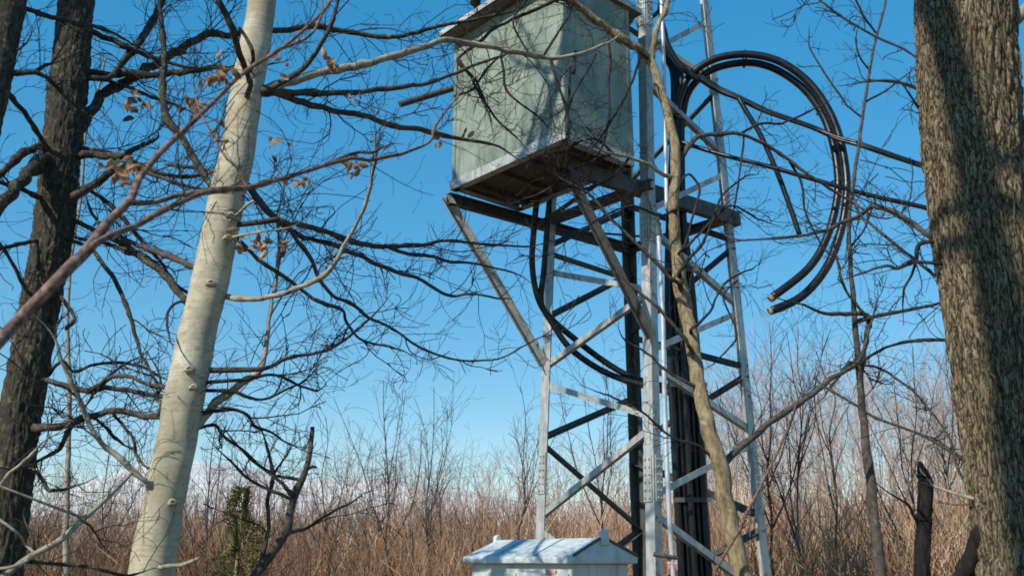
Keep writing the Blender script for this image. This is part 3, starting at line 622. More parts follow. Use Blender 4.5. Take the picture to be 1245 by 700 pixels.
# ---- rough dark tree on the left
P, W = trace('135,-420,26 115,-200,32 93,0,40 88,60,42 82,110,45 77,160,44 71,220,45 65,280,46 55,340,46 43,400,47 35,450,47 25,500,48 17,560,48 8,640,49 0,700,52', 5.9, 5.6, 6, 0, 0)
P, W = to_ground(P, W, 1.4)
dk = thing('rough_bark_tree', 'dark tree with rough flaky bark and many bare limbs, left of the birch', 'tree', P[-1] * 1.0)
AXIS[dk] = resample(P, W, .05)[0]
P, W = resample(P, W, .022); mb = MB(); bump_trunk(mb, P, W, 130, 34, .013, .42, 3.3, crisp=2.4, plates=.5); mb.build('trunk', M['dark'], dk, True)
tw = MB()
A = lambda s, Y0, Y1, m='limb', n=7, ln=.55, **k: limb(dk, s, Y0, Y1, m, n, ln, twig=tw, snap=.5, **k)
A('85,175,12 101,151,12.5 123,117,12 147,103,11 171,89,10 190,78,10 215,62,9.5 237,50,9 259,40,8.5 283,43,8 331,39,7.5 382,32,7 427,40,6 480,45,5.5 525,34,5 560,27,4.5 620,15,3', 5.7, 7.2, 'dark', 16, .6)
A('132,96,7 146,82,8.5 163,58,9 180,36,8.5 194,10,8 204,-15,7 215,-60,6', 6.0, 6.5, 'dark', 8, .55)
A('98,34,8 125,45,7 152,57,7 175,66,6 195,73,5 220,80,4', 5.8, 6.2, 'dark', 6, .5)
A('92,87,9 120,90,8.5 150,91,8 200,90,7.5 231,86,7 257,82,6 290,84,4', 5.7, 6.3, 'dark', 8, .5)
A('97,93,5 125,96,5 155,106,4.5 185,118,4 215,128,3', 5.7, 6.2, 'dark', 6, .45)
A('70,195,6 57,178,6.5 40,152,6.5 22,128,6 5,108,6 -20,90,5', 5.6, 5.2, 'dark', 3, .3)
A('62,170,9 45,178,9 25,190,9 0,212,9 -30,235,8', 5.6, 5.2, 'dark', 4, .4)
A('62,185,15 47,200,16 25,222,16 0,250,16 -40,290,14', 5.5, 5.0, 'dark', 3, .4)
A('60,246,6 45,238,6 25,230,5.5 0,222,5.5 -20,216,5', 5.6, 5.2, 'dark', 4, .4)
A('84,176,6 110,183,6 130,187,6 150,190,7 170,200,6 200,212,5 235,215,4', 5.6, 5.9, 'dark', 7, .45)
A('85,188,10 110,188,9.5 130,190,9 150,189,8 165,180,6 185,172,4', 5.6, 5.6, 'dark', 4, .4)
A('78,248,10 92,240,10 118,222,10 140,208,9 160,204,8 185,212,6 215,222,5 245,230,4', 5.6, 5.4, 'limb', 8, .45)
A('105,230,5 120,238,5 140,254,5.5 154,271,5.5 165,285,5 178,300,5 195,318,4', 5.5, 5.8, 'dark', 6, .4)
A('55,292,5 43,293,5 20,297,5 0,302,5 -20,303,5', 5.6, 5.3, 'dark', 4, .4)
A('52,372,5 40,362,5 28,345,4.5 15,320,4.5 3,300,4', 5.5, 5.3, 'dark', 3, .3)
A('76,262,5 95,270,5 115,281,5.5 140,292,6 165,305,6.5 190,322,7', 5.6, 5.8, 'dark', 6, .4)
A('80,290,4 100,297,4.5 115,307,5 132,330,5.5 149,359,5.5 159,388,5 171,428,4.5 182,448,4 190,465,3', 5.5, 5.2, 'dark', 6, .3)
A('30,523,12 48,520,10.5 69,518,9.5 99,508,9 120,503,8 146,499,8 171,505,8 194,506,7', 5.5, 5.2, 'limb', 9, .4)
A('42,458,7 57,463,7 80,470,6.5 110,475,7.5 125,472,7 150,474,6 170,478,6 200,483,6', 5.5, 5.3, 'limb', 7, .35)
A('108,474,6 120,470,6 128,462,5.5 134,455,4', 5.3, 5.2, 'dark', 2, .2)
A('96,508,5 86,520,5.5 76,538,5.5 70,548,5 51,558,4.5 35,566,3', 5.4, 5.2, 'dark', 5, .3)
A('110,504,4 125,515,4 138,530,4 150,540,3', 5.4, 5.5, 'dark', 3, .25)
A('135,500,4 150,518,4 163,535,4 166,550,4 170,560,4', 5.4, 5.3, 'dark', 3, .25)
A('30,565,5 40,570,4.5 52,584,4.5 60,596,4.5 76,595,4', 5.5, 5.3, 'dark', 4, .25)
A('60,455,5 75,440,4.5 90,452,4 110,444,4 140,441,4 165,443,3.5 185,452,3', 5.5, 5.4, 'twig', 5, .3)
A('64,348,4 90,385,4 80,400,3.5', 5.5, 5.4, 'dark', 0)
crown_above(tw, dk, P[:40], W[:40], 'dark', 9, 1.9, 9)
tw.build('crown', M['twig'], dk, True)
for x, y, Y, n, s_ in ((163, 124, 6.0, 8, .034), (160, 128, 6.05, 5, .03)): leaf_cluster(dk, at(x, y, Y), n, s_, int(x + y))

# ---- trunk at the top left corner
P, W = trace('60,-350,28 32,-120,34 11,0,40 2,42,40 -7,90,40 -22,160,42 -48,330,46 -70,520,50 -90,700,56', 5.0, 4.8, 5, 0, 0)
P, W = to_ground(P, W, 1.3)
z_ = thing('rough_bark_tree', 'dark trunk slanting across the very top left corner', 'tree', P[-1] * 1.0)
AXIS[z_] = resample(P, W, .05)[0]
P, W = resample(P, W, .03); mb = MB(); bump_trunk(mb, P, W, 70, 34, .009, .34, 8.1); mb.build('trunk', M['dark'], z_, True)
tw = MB()
Zb = lambda s, Y0, Y1, m='dark', n=4, ln=.4, **k: limb(z_, s, Y0, Y1, m, n, ln, twig=tw, **k)
Zb('22,8,8 40,13,7 55,19,7 72,23,6.5 100,30,5', 5.0, 5.3); Zb('0,106,8 8,96,7 16,90,7 30,89,6.5 45,87,6 54,80,4 64,77,3', 4.9, 5.1)
Zb('43,87,6 52,92,5.5 63,100,5 75,112,4', 5.0, 5.2); Zb('12,66,3 22,60,3 32,53,2.4', 4.9, 4.95, n=3, ln=.2)
crown_above(tw, z_, P[:30], W[:30], 'dark', 7, 1.6, 19)
tw.build('crown', M['twig'], z_, True)

# ---- big furrowed trunk on the right
P, W = trace('1140,-420,92 1160,-150,104 1171,0,112 1175,100,113 1184,200,114 1197,300,117 1214,400,120 1230,500,123 1245,600,126 1256,700,134', 3.85, 3.62, 8, 0, 0)
P, W = to_ground(P, W, 1.35)
big = thing('furrowed_tree', 'thick trunk with deeply furrowed sunlit bark at the right edge', 'tree', P[-1] * 1.0)
AXIS[big] = resample(P, W, .05)[0]
P, W = resample(P, W, .0085); mb = MB(); bump_trunk(mb, P, W, 400, 34, .017, .17, 5.7, power=.8, crisp=2.2, plates=.40); mb.build('trunk', M['oak'], big, True)
tw = MB()
T = lambda s, Y0, Y1, m='limb', n=5, ln=.4, **k: limb(big, s, Y0, Y1, m, n, ln, twig=tw, **k)
T('1212,42,20 1228,28,17 1245,14,15 1275,-10,14 1310,-50,12', 3.7, 3.6, 'pale', 2, .4)
Pq, Wq = trace('1250,158,12 1251,166,24 1252,185,29 1250,215,32 1244,255,34 1234,310,32 1226,350,24', 3.86, 3.72, 6, 0, 0); Pq, Wq = resample(Pq, Wq, .014); mb = MB(); bump_trunk(mb, Pq, Wq, 110, 34, .015, .17, 2.2, crisp=2.2, plates=.4); mb.build('second_stem', M['oak'], big, True)
T('1150,296,8 1134,289,7 1117,278,7 1100,266,6.5 1083,256,6.5 1062,250,6 1045,262,5 1025,271,4.5 1005,279,4 980,285,3.8 940,290,3.2 905,292,2.6', 3.7, 4.6, 'limb', 8, .3)
T('1146,290,5 1133,293,5.5 1120,296,5.5 1115,305,5.5 1113,316,5 1100,322,5 1088,326,5 1078,323,4 1060,328,3', 3.7, 3.9, 'dark', 4, .2)
T('1160,350,4 1150,345,4 1115,317,4 1080,290,3.5 1050,265,3.2 1040,245,2.6', 3.7, 4.2, 'dark', 4, .3)
T('1114,318,4 1108,335,3.2 1100,350,3 1098,362,2.2', 3.85, 3.9, 'twig', 3, .2)
T('1170,412,4 1155,413,4.5 1130,413,4 1100,416,4 1075,423,3.5 1052,437,3.5', 3.8, 4.8, 'dark', 4, .25)
T('1128,112,3 1115,107,3 1085,98,3 1060,99,2.5', 3.7, 4.0, 'twig', 3, .2); T('1132,145,3 1120,135,3 1108,118,2.5 1101,108,2', 3.7, 3.75, 'twig', 2, .2)
T('1120,75,2.6 1098,60,2.6 1060,42,2.6 1020,18,2.6 990,-5,2.6', 3.8, 4.4, 'twig', 5, .3)
T('1222,590,18 1205,622,19 1192,645,19 1182,668,18 1170,690,18 1160,715,18 1146,780,18', 3.78, 3.66, 'dead', 0)
T('1185,575,4 1172,560,3.5 1150,545,3.5 1130,533,3.5 1106,523,3.2 1066,508,3.2 1040,492,3.2 1020,480,3 1002,470,3', 3.7, 5.5, 'dark', 6, .25)
T('1182,600,4 1165,570,3.2 1158,540,3 1140,510,3 1115,480,3 1090,460,3 1066,446,3 1045,443,2.6', 3.7, 5.0, 'dark', 4, .25)
T('1192,610,4 1188,607,4 1165,600,3.5 1145,594,3 1135,590,2.6', 3.65, 3.7, 'pale', 2, .15)
T('1245,185,8 1248,175,7 1250,155,4', 3.7, 3.6, 'dark', 2, .15)
crown_above(tw, big, P[:60], W[:60], 'limb', 6, 1.8, 29)
tw.build('crown', M['twig'], big, True)

# ---- crooked tan tree in front of the tower
P, W = trace('786,66,11 796,85,10.5 806,120,10.5 817,160,11.5 822,195,12.5 819,240,13 822,300,14 828,355,19 836,390,17.5 843,430,17.5 853,490,18 862,520,19 876,570,20.5 886,626,21 904,700,22', 7.2, 7.0, 6, .3, .05)
P, W = to_ground(P, W, 1.4)
md = thing('crooked_tree', 'slender tan tree with a crooked trunk, standing in front of the tower', 'tree', P[-1] * 1.0)
AXIS[md] = resample(P, W, .05)[0]
P, W = resample(P, W, .03); mb = MB(); bump_trunk(mb, P, W, 48, 60, .004, .4, 4.4); mb.build('trunk', M['tan'], md, True)
tw = MB()
C = lambda s, Y0, Y1, m='limb', n=6, ln=.45, **k: limb(md, s, Y0, Y1, m, n, ln, twig=tw, **k)
C('790,74,11 780,62,11 760,48,10 735,32,9 710,12,8.5 690,0,8 660,-16,7 620,-40,6', 7.15, 6.6, 'tan', 10, .5)
C('690,-2,5 672,2,4.5 640,17,4.5 600,35,4.2 588,47,4 557,72,3.6 565,85,3.5 572,92,3.4 580,108,3.2 588,125,3', 6.7, 6.5, 'twig', 8, .4)
C('792,78,8 793,60,7 797,40,7 804,22,6.5 812,5,6 820,-30,5', 7.2, 7.3, 'tan', 5, .4)
C('822,205,7 830,188,7 843,171,6 862,164,5.5 900,163,5 930,176,4.5 960,195,4 990,217,3.8 1020,236,3.4 1060,262,2.6', 7.1, 7.6, 'limb', 12, .4)
C('818,215,5 805,211,5 788,200,4.5 765,191,4 740,186,3.5 720,175,3', 7.1, 6.8, 'pale', 5, .4)
C('872,575,10 880,562,9.5 905,540,8.5 940,510,7.5 975,487,6.5 1000,470,6 1020,455,5.5 1040,442,5 1050,425,4 1056,400,3', 7.0, 7.8, 'limb', 10, .45)
C('700,62,3 697,90,3.4 694,80,3 692,110,3 690,135,3 692,165,2.4', 6.8, 6.7, 'twig', 6, .35)
C('738,36,3 742,70,3.4 740,100,3.2 741,140,3 735,170,2.6', 6.9, 6.8, 'twig', 5, .3)
C('557,72,3.4 566,84,3.2 580,100,3 590,125,3 604,145,3 622,162,2.4', 6.55, 6.6, 'twig', 6, .35)
C('608,66,3 613,90,3.2 615,108,3 628,122,3 645,135,2.4', 6.5, 6.5, 'twig', 5, .3)
C('552,118,3 575,108,3 592,84,3 606,70,2.4', 6.5, 6.5, 'twig', 4, .3)
C('668,70,4 676,95,4 686,125,3.8 690,145,3.4 690,160,2.6', 6.6, 6.6, 'twig', 5, .3)
C('660,70,3 672,50,3 690,22,3 696,8,2.6', 6.6, 6.7, 'twig', 4, .3)
C('642,64,2.6 632,46,2.6 624,28,2.4 630,10,2', 6.6, 6.6, 'twig', 4, .3)
C('725,66,3 712,90,3 700,110,2.6 690,135,2.4', 6.8, 6.7, 'twig', 4, .3)
C('760,50,3 776,66,3 770,95,3 756,125,2.8 735,160,2.6 720,180,2.2', 6.95, 6.8, 'twig', 5, .3)
C('826,345,6 815,338,5 800,322,4.5 775,297,4 745,268,3.6 715,235,3.2 690,222,3', 7.0, 6.7, 'limb', 6, .4)
C('838,420,5 822,400,4 800,375,4 770,350,3.4', 6.9, 6.7, 'limb', 3, .3)
C('742,188,3.5 720,196,3.4 700,205,3 680,222,3 655,236,2.6', 6.85, 6.6, 'twig', 8, .3)
C('765,192,3.5 745,215,3 715,228,3 690,226,2.6', 6.9, 6.8, 'twig', 8, .3)
C('745,186,3 725,170,3 705,172,2.6 690,182,2.4', 6.85, 6.7, 'twig', 6, .25)
C('848,470,5 830,462,4 810,450,3.6 790,432,3.2 770,420,3', 6.95, 6.8, 'limb', 3, .3)
C('826,330,5 840,312,4.5 855,295,4 870,260,3.6 880,235,3 905,215,2.4', 7.0, 7.2, 'twig', 6, .35)
C('906,790,5 872,725,4.5 868,698,4 892,655,4 905,630,4 920,600,3.6 935,570,3.4 950,540,3 965,500,2.4', 6.9, 6.7, 'red', 4, .35)
C('832,300,3 846,250,3 850,228,3 838,212,3 830,218,2.4', 6.9, 6.9, 'twig', 2, .2)
C('905,163,2.6 902,190,2.6 897,230,2.4 893,250,2', 7.3, 7.3, 'twig', 3, .2)
C('898,340,2 880,360,2 893,395,2.5 895,410,2.5 885,425,2 870,440,1.8', 7.2, 7.3, 'twig', 3, .2)
C('835,300,4 850,285,3.4 872,262,3 890,250,2.6 915,262,2.4', 7.1, 7.2, 'twig', 7, .35)
C('822,255,4 800,262,3.4 770,250,3 735,262,2.6 700,285,2.4', 7.0, 6.8, 'twig', 8, .4)
C('840,400,4 862,380,3.2 880,345,3 905,330,2.6', 7.0, 7.2, 'twig', 7, .35)
C('900,163,4 925,150,3.2 950,150,3 985,135,2.4', 7.3, 7.5, 'twig', 7, .35)
C('960,195,3.4 975,225,3 980,260,2.6 1000,300,2.2', 7.5, 7.6, 'twig', 7, .35)
C('870,560,4 845,540,3.4 815,530,3 780,500,2.6 740,480,2.4', 7.0, 6.8, 'twig', 7, .4)
tw.build('crown', M['twig'], md, True)

# ---- thin pale sapling right of the loop
P, W = trace('1080,-20,3 1075,10,3.2 1062,60,3.4 1052,120,3.8 1045,170,4 1038,220,4.4 1032,270,5 1033,310,5.4 1037,360,6 1042,420,7.5 1045,450,8.5 1048,500,9 1055,560,11 1062,620,12.5 1070,700,14', 8.2, 8.0, 5, .5, .05)
P, W = to_ground(P, W, 1.3)
sp = thing('pale_sapling', 'thin upright pale sapling between the cable loop and the thick right trunk', 'tree', P[-1] * 1.0)
AXIS[sp] = resample(P, W, .05)[0]
mb = MB(); mb.tube(P, W, 10, wob=.2); mb.build('trunk', M['limb'], sp, True)
tw = MB()
S = lambda s, Y0, Y1, m='limb', n=4, ln=.4, **k: limb(sp, s, Y0, Y1, m, n, ln, twig=tw, **k)
S('1046,455,6 1050,430,6 1054,405,6 1056,384,6 1040,381,6 1021,381,5 1005,381,4.5 994,378,4', 8.0, 7.9, 'dark', 4, .25, name='branch')
S('1056,386,5 1075,382,5 1100,377,4.5 1120,374,4 1137,370,3.5', 7.95, 7.8, 'dark', 5, .25)
S('1055,388,4 1043,372,4 1030,355,3.4 1022,335,3 1016,305,2.6', 7.95, 7.9, 'dark', 3, .25)
S('1047,460,4 1035,440,4.5 1020,458,4 1010,470,3', 8, 7.9, 'dark', 2, .2)
S('1058,98,3 1080,99,3 1100,103,2.6 1120,112,2.2', 8.1, 8, 'twig', 3, .25); S('1052,124,2.6 1075,112,2.4 1090,100,2', 8.1, 8, 'twig', 2, .2)
S('1057,85,2.6 1045,70,2.4 1041,55,2', 8.1, 8, 'twig', 2, .2); S('1065,40,2.6 1050,20,2.6 1040,0,2.4', 8.1, 8, 'twig', 3, .3)
S('1050,145,2.6 1030,128,2.4 1002,88,2.4 985,60,2', 8.1, 8.3, 'twig', 5, .3); S('1034,300,3 1050,280,2.6 1060,255,2.4', 8.1, 8, 'twig', 3, .3)
grow(tw, P[:50], W[:50], 22, .45, 1, rng, .3, .02, .0022)
tw.build('crown', M['twig'], sp, True)

# ---- reddish sapling that arches in close to the camera from the left
fg = thing('arching_sapling', 'reddish brown sapling stem arching in close from the left edge, out of focus', 'sapling', Vector((-2.15, 1.35, 0)))
tw = MB(); mb = MB()
P, W = trace('-10,425,15 30,381,14.5 75,335,14.5 105,304,14.5 130,272,11 150,252,10 160,240,9.5 170,215,8.5 190,191,8 215,166,7 240,143,6.2 265,118,5.6 300,86,5 345,57,4.6 385,22,4.2 400,4,4 415,-25,3.4', 1.7, 2.6, 6, .2, .02)
a = [Vector((-2.15, 1.35, -.05)), Vector((-2.05, 1.38, .6)), Vector((-1.75, 1.45, 1.2)), Vector((-1.3, 1.6, 1.72))]
pp_, pw = spline(a + [P[0]], [.022, .020, .018, .015, W[0]], 5); mb.tube(pp_[:-1] + P, pw[:-1] + W, 12, wob=.1); mb.build('stem', M['red'], fg, True); grow(tw, P, W, 10, .16, 1, rng, .2, .3, .0010, 2)
F = lambda s, Y0, Y1, m='red', n=6, ln=.2, **k: limb(fg, s, Y0, Y1, m, n, ln, twig=tw, rmin=.0009, **k)
F('108,303,10 125,292,9 150,280,8.5 180,267,8 214,249,7.5 245,235,7 275,230,7 300,228,6.5 330,220,6.5 360,211,6 394,201,5.5 425,193,5 450,194,4.5 480,189,4.2 495,185,4 523,172,3.6 530,152,3.2 558,115,2.4', 1.82, 2.7, 'red', 16, .2, wave=.0)
F('158,246,8 178,246,7 199,242,6.5 214,237,6.5 235,234,6 248,233,5.5', 2.05, 2.15, 'red', 3, .15, wave=.0)
F('394,201,4 420,190,4 436,184,3.6 449,185,4', 2.42, 2.45, 'dark', 1, .1)
F('300,228,3 290,205,3.5 275,192,3 262,170,3 245,140,2.6 238,120,2', 2.2, 2.3, 'red', 4, .15)
F('335,62,3.5 360,52,3.5 380,40,3 392,15,2.6', 2.45, 2.4, 'red', 3, .15)
tw.build('crown', M['twig'], fg, True)
for x, y, Y, n, s_ in ((270, 92, 2.35, 9, .015), (258, 98, 2.35, 5, .013), (151, 207, 2.1, 11, .014), (158, 211, 2.1, 6, .012), (432, 203, 2.5, 9, .014), (366, 217, 2.4, 5, .014), (533, 172, 2.65, 4, .011), (340, 78, 2.5, 3, .011)): leaf_cluster(fg, at(x, y, Y), n, s_, int(x + y))

# ---- broken snag lower left, black snag lower right, slanting shrub
P, W = trace('380,519,5 379,535,5.5 377,550,6 370,575,7.5 362,592,8.5 357,605,9.5 352,625,10.5 349,643,11.5 335,665,12 310,700,13', 6.4, 6.2, 5, .3, .0); P, W = to_ground(P, W, 1.2)
sn = thing('broken_snag', 'bent grey stem snapped off at the top, between the birch and the cabinet', 'dead tree', P[-1] * 1.0)
AXIS[sn] = resample(P, W, .05)[0]
mb = MB(); mb.tube(P, W, 12, wob=.3); mb.build('trunk', M['limb'], sn, True); tw = MB()
G = lambda s, Y0, Y1, m='limb', n=4, ln=.35, **k: limb(sn, s, Y0, Y1, m, n, ln, twig=tw, **k)
G('349,648,5 360,646,4.5 375,640,4 398,625,3.4 425,612,2.4', 6.3, 6.6); G('355,604,5 345,590,4 330,577,4 308,560,3.5 290,543,2.6', 6.3, 6.0); G('354,606,4 340,600,3.6 325,594,3.4 300,580,3.2 280,560,2.6', 6.3, 6.1)
G('316,690,5 322,660,5 327,640,5 325,610,5 331,590,4.5 332,575,4.5', 6.2, 6.3); G('332,577,3.5 340,565,3 350,550,2', 6.3, 6.3); G('380,567,3 384,568,3', 6.4, 6.4, 'limb', 0)
tw.build('crown', M['twig'], sn, True)
P, W = trace('1117.5,561,3 1119,568,10 1122,577,14 1125,588,19 1125,600,18.5 1124,640,18.5 1121,700,19', 5.6, 5.5, 4, .2, .0); P, W = to_ground(P, W, 1.2)
bs = thing('black_snag', 'short charred black trunk with a slanting broken top beside the thick right trunk', 'dead tree', P[-1] * 1.0)
mb = MB(); P, W = resample(P, W, .02); bump_trunk(mb, P, W, 40, 50, .008, .2, 7.7); mb.build('trunk', M['dead'], bs, True)
tw = MB(); limb(bs, '1118,640,4 1112,628,3.5 1105,615,3.2 1090,604,2.6', 5.55, 5.4, 'dark', 2, .2, twig=tw); tw.build('crown', M['twig'], bs, True)
P, W = trace('160,574,4.5 145,590,5 125,610,5.5 102,630,6.5 76,654,8 36,677,8 8,698,8 -30,725,9', 4.4, 4.1, 5, .3, 0); P, W = to_ground(P, W, 1.2, (-.3, 0))
sh = thing('slanting_shrub', 'bare shrub stem slanting up from the lower left corner towards the birch', 'shrub', P[-1] * 1.0)
AXIS[sh] = resample(P, W, .05)[0]
mb = MB(); mb.tube(P, W, 9, wob=.2); mb.build('stem', M['pale'], sh, True); tw = MB()
H_ = lambda s, Y0, Y1, m='limb', n=4, ln=.3, **k: limb(sh, s, Y0, Y1, m, n, ln, twig=tw, **k)
H_('40,676,5 28,684,4 12,689,4 -5,691,4', 4.2, 4.1, 'pale', 0); H_('36,682,5 50,683,4.5 90,687,4.5 120,692,4 150,699,4', 4.2, 4.4, 'dark', 3); H_('30,660,3 20,645,3.5 0,632,3.5', 4.2, 4.1, 'pale', 2)
H_('0,590,3 12,575,4 24,565,4 34,556,3.5 45,545,3', 4.0, 4.1, 'pale', 3); H_('42,672,4 40,655,3 33,640,2.4', 4.2, 4.2, 'limb', 2); H_('100,632,3 110,640,2.6 120,655,2.4', 4.3, 4.4, 'limb', 2)
grow(tw, P, W, 8, .3, 1, rng, .3, .1, .0016); tw.build('crown', M['twig'], sh, True)
P, W = trace('128,70,2.6 120,110,3 104,165,3 101,210,3.2 97,250,3.4 90,290,3.6 85,330,3.8 82,380,4.4 83,420,5 84,460,5.5 84,520,6 82,600,7 80,700,8', 6.8, 6.8, 5, .6, .05); P, W = to_ground(P, W, 1.2)
ps = thing('pale_sapling', 'very thin whitish sapling just right of the rough dark trunk', 'tree', P[-1] * 1.0)
mb = MB(); mb.tube(P, W, 8, wob=.2); mb.build('trunk', M['pale'], ps, True); tw = MB(); grow(tw, P[:60], W[:60], 22, .4, 1, rng, .3, .05, .002); tw.build('crown', M['twig'], ps, True)

# ---- small evergreen
c = at(288, 640, 10.5); ev = thing('young_cedar', 'small green cedar showing between the birch and the broken snag', 'evergreen', Vector((c.x, c.y, 0)))
mb = MB(); mb.tube([Vector((c.x, c.y, -.02)), Vector((c.x + .03, c.y, 1.2)), Vector((c.x + .05, c.y, 2.35))], [.05, .03, .006], 8); mb.build('trunk', M['tan'], ev, True)
mb = MB(); r = random.Random(5)
for _ in range(11000):
    z = .25 + 2.1 * r.random() ** 1.1; rad = (.62 * (1 - (z / 2.55) ** 1.6)) + .03; a = r.random() * 6.283; lobes = max(.12, .62 + 1.1 * noise.noise(Vector((math.cos(a) * 1.3, math.sin(a) * 1.3, z * 2.6)))); q = rad * lobes * math.sqrt(r.random())
    p = Vector((c.x + .04 + q * math.cos(a), c.y + q * math.sin(a), z + q * .25)); d = Vector((math.cos(a), math.sin(a), r.uniform(.1, 1.0))).normalized(); s_ = d.cross(Vector((r.gauss(0, 1), r.gauss(0, 1), r.gauss(0, 1)))).normalized(); l = .028 + .05 * r.random() ** 2
    n0 = len(mb.v); mb.add([p, p + d * l * .5 + s_ * .006, p + d * l, p + d * l * .5 - s_ * .006], [(0, 1, 2, 3)]); tn = min(1, max(0, r.gauss(.45, .28))); mb.c += [tn] * 4
mb.build('crown', M['needle'], ev)

# ---- two more trees of the same wood, beside and behind the camera; their shade falls into the picture
def wood_tree(label, pts, w0, seed):
    P, W = spline([Vector(p) for p in pts], [w0 * (1.25 - .5 * i / (len(pts) - 1)) for i in range(len(pts))], 8)
    t_ = thing('bare_tree', label, 'tree', P[0]); mb = MB(); mb.tube(P, W, 16, wob=.1); mb.build('trunk', M['dark'], t_, True); tw = MB()
    k = len(P) // 2; crown_above(tw, t_, P[k:], W[k:], 'dark', 9, 1.8, seed); tw.build('crown', M['twig'], t_, True)
sh_ = [at(x, y, Y) + sdir * 7.5 for x, y, Y in ((1262, 640, 3.5), (1242, 520, 3.5), (1217, 380, 3.5), (1190, 240, 3.53), (1166, 120, 3.58), (1140, 5, 3.66))]
lo_ = sh_[0] + (sh_[0] - sh_[5]).normalized() * 2.5; gr_ = Vector((lo_.x + .35, lo_.y - .1, -.05))
wood_tree('slender leaning bare tree whose shadow falls in a band down the thick right trunk', [gr_, lo_] + sh_ + [sh_[5] + (sh_[5] - sh_[3]) * 1.5, sh_[5] + (sh_[5] - sh_[3]) * 3], .082, 41)
wood_tree('bare tree left of the picture whose shadow falls beside the near corner of the hut', [(-4.7, 5.2, -.05), (-4.4, 5.0, 3.5), (-3.95, 4.75, 7), (-3.5, 4.4, 9.8), (-3.3, 4.2, 10.6), (-3.0, 3.9, 12.5)], .085, 43)

# ------------------------------------------------------------------ bare saplings that stand above the brush
def sapling(name, label, px, ytop, ybot, Y, seed, n=16, lean=0, group='bare saplings rising above the brush', forks=3):
    r = random.Random(seed); top = at(px + lean, ytop, Y); g = at(px, 690, Y); g.z = gz(g.x, Y) - .03; Lh = top.z - g.z
    t_ = thing(name, label, 'sapling', g, group); mb = MB(); tw = MB()
    P = [g.lerp(top, u) + Vector((r.gauss(0, .04), r.gauss(0, .04), 0)) * (u > 0) for u in [i / 9 for i in range(10)]]; W = [max(.0045, .005 * Lh * (1 - .85 * i / 9)) for i in range(10)]; P, W = spline(P, W, 3); mb.tube(P, W, 7); mb.build('trunk', M['limb'], t_, True)
    for k in range(forks):
        i = int(len(P) * r.uniform(.3, .65)); d = Vector((r.choice((-1, 1)) * r.uniform(.15, .5), r.uniform(-.3, .3), 1)).normalized(); q = P[i].copy(); l = (Lh - (q.z - g.z)) * r.uniform(.6, 1.0); tp, tr_ = [q.copy()], [W[i] * .7]
        for j in range(8): d = (d + Vector((r.gauss(0, .10), r.gauss(0, .10), .08))).normalized(); q = q + d * l / 8; tp.append(q.copy()); tr_.append(max(.004, W[i] * .7 * (1 - .1 * j)))
        bb = MB(); bb.tube(tp, tr_, 6); bb.build('branch', M['limb'], t_, True); grow(tw, tp, tr_, 7, l * .33, 1, r, .5, .15, .0032, 2, 3, .6)
    grow(tw, P, W, n, Lh * .2, 1, r, .5, .35, .0032, 2, 3, .6); tw.build('crown', M['twig'], t_, True)
SAP = [('tallest bare sapling above the brush, a forked broom of twigs left of the tower', 470, 462, 13.5, 3, 24, 2, 5), ('slim bare sapling with twigs held high, between the tallest one and the tower', 515, 470, 14.5, 4, 18, 12, 4),
       ('low bare sapling right behind the tip of the broken snag', 404, 505, 13.0, 5, 14, -8, 3), ('small bare sapling at the edge of the open sky left of the cabinet', 538, 520, 15.0, 6, 12, -2, 3),
       ('leaning bare sapling left of the tallest one above the brush', 440, 540, 12.5, 7, 14, 16, 3), ('bare sapling whose top shows inside the lower bracing of the tower', 728, 440, 14.0, 8, 18, 10, 4),
       ('bare sapling just left of the left tower leg', 628, 470, 14.5, 9, 16, 12, 4), ('tall bare sapling rising just right of the right tower leg', 962, 400, 13.5, 10, 22, 10, 5),
       ('bare sapling with curving twigs below the cut cable ends', 935, 390, 13.0, 12, 18, -4, 4), ('slim bare sapling between the pale sapling and the black snag', 1100, 420, 13.0, 13, 18, 8, 4), ('bare sapling seen right beside the thick right trunk', 1148, 400, 13.5, 14, 16, 4, 4),
       ('bare sapling showing between the rough dark trunk and the birch', 128, 500, 12.5, 15, 14, 6, 3), ('bare sapling close to the right side of the birch', 250, 470, 12.0, 16, 16, 14, 4), ('bare sapling behind the gap between pale sapling and loop', 1012, 400, 15, 17, 18, -6, 4)]
for lab, px, yt, Y, sd, n, le, fk in SAP: sapling('bare_sapling', lab, px, yt, 690, Y, sd, n, le, forks=fk)

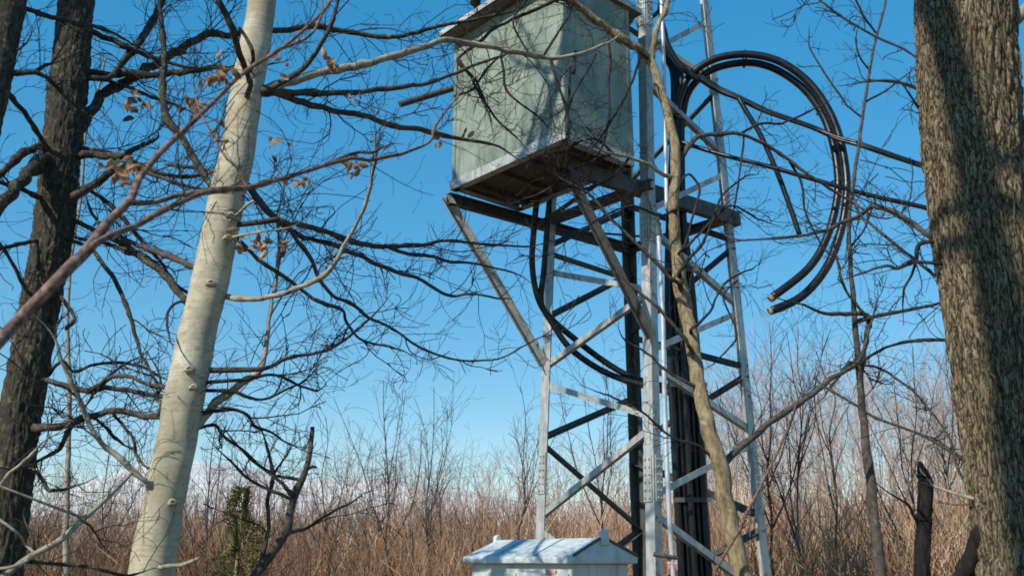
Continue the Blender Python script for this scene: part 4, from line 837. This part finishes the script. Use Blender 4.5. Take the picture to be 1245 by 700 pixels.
# ------------------------------------------------------------------ brush: one mass of dry stems, and the finer thicket behind it
r = random.Random(77)
def stem(mb, p, h, r0, lean, tint, twg, r, sides=3, tl=.5):
    d = Vector((r.gauss(0, lean), r.gauss(0, lean), 1)).normalized(); q = p.copy(); tp, tr_ = [q.copy()], [r0]; n0 = len(mb.v)
    for j in range(4): d = (d + Vector((r.gauss(0, .09), r.gauss(0, .09), 0))).normalized(); q = q + d * h / 4; tp.append(q.copy()); tr_.append(r0 * (1 - .2 * (j + 1)))
    mb.tube(tp, tr_, sides, cap=False)
    for _ in range(twg):
        i = r.randint(1, 3); u = r.random(); s0 = tp[i].lerp(tp[i + 1], u); dd = (d * 1.0 + Vector((r.gauss(0, .5), r.gauss(0, .5), .1))).normalized(); l = h * tl * (.3 + .5 * r.random()); m_ = s0 + dd * l * .5; e_ = m_ + (dd + Vector((r.gauss(0, .25), r.gauss(0, .25), .25))).normalized() * l * .5
        mb.tube([s0, m_, e_], [r0 * .55, r0 * .45, r0 * .28], 3, cap=False)
    mb.c += [tint] * (len(mb.v) - n0)
mb = MB()
for _ in range(13000):
    Y = 11.8 + 34 * r.random() ** 1.5; x = r.uniform(-.66, .66) * Y
    if abs(x - base.x) < 1.6 and Y < 12.6: continue
    dens = noise.noise(Vector((x * .35, Y * .35, 7)))
    if dens < -.25 and r.random() < .6: continue
    h = (1.45 + .75 * r.random() + .6 * dens) * (.92 if x < -.2 * Y else 1.0 if x < .15 * Y else 1.12); tn = min(1, max(0, .45 + .5 * noise.noise(Vector((x * .5, Y * .5, 1))) + r.gauss(0, .27) + (.08 if x > 0 else -.12)))
    stem(mb, Vector((x, Y, gz(x, Y) - .04)), h, r.uniform(.003, .011) * (1 + Y * .012), .14 if r.random() < .8 else .5, tn, r.randint(2, 5), r)
o = mb.build('brush', M['brush']); tag(o, 'dense mass of dry russet brush and cane stems filling the background', 'brush', kind='stuff')
mb = MB()
for _ in range(1500):
    Y = 17 + 40 * r.random(); x = r.uniform(-.62, .62) * Y; u = x / Y
    if u < .2 and r.random() < .5: continue
    h = (2.6 + 1.3 * r.random()) * (1.0 + .030 * (Y - 17)) * (1.34 if u > .2 else (.80 if u > -.2 else .66)); n0 = len(mb.v)
    tn = min(1, max(0, r.gauss(.5, .25))); d = Vector((r.gauss(0, .10), r.gauss(0, .10), 1)).normalized(); q = Vector((x, Y, gz(x, Y) - .05)); tp, tr_ = [q.copy()], [.012 + .0003 * Y]
    for j in range(6): d = (d + Vector((r.gauss(0, .07), r.gauss(0, .07), 0))).normalized(); q = q + d * h / 6; tp.append(q.copy()); tr_.append((.012 + .0003 * Y) * (1 - .14 * (j + 1)))
    mb.tube(tp, tr_, 3, cap=False); grow(mb, tp, tr_, 7, h * .33, 1, r, .6, .25, .0035 + .00008 * Y, 2, 3, .55, .7); mb.c += [tn] * (len(mb.v) - n0)
o = mb.build('thicket', M['thicket']); tag(o, 'fine grey pink thicket of bare stems behind the brush', 'thicket', kind='stuff')
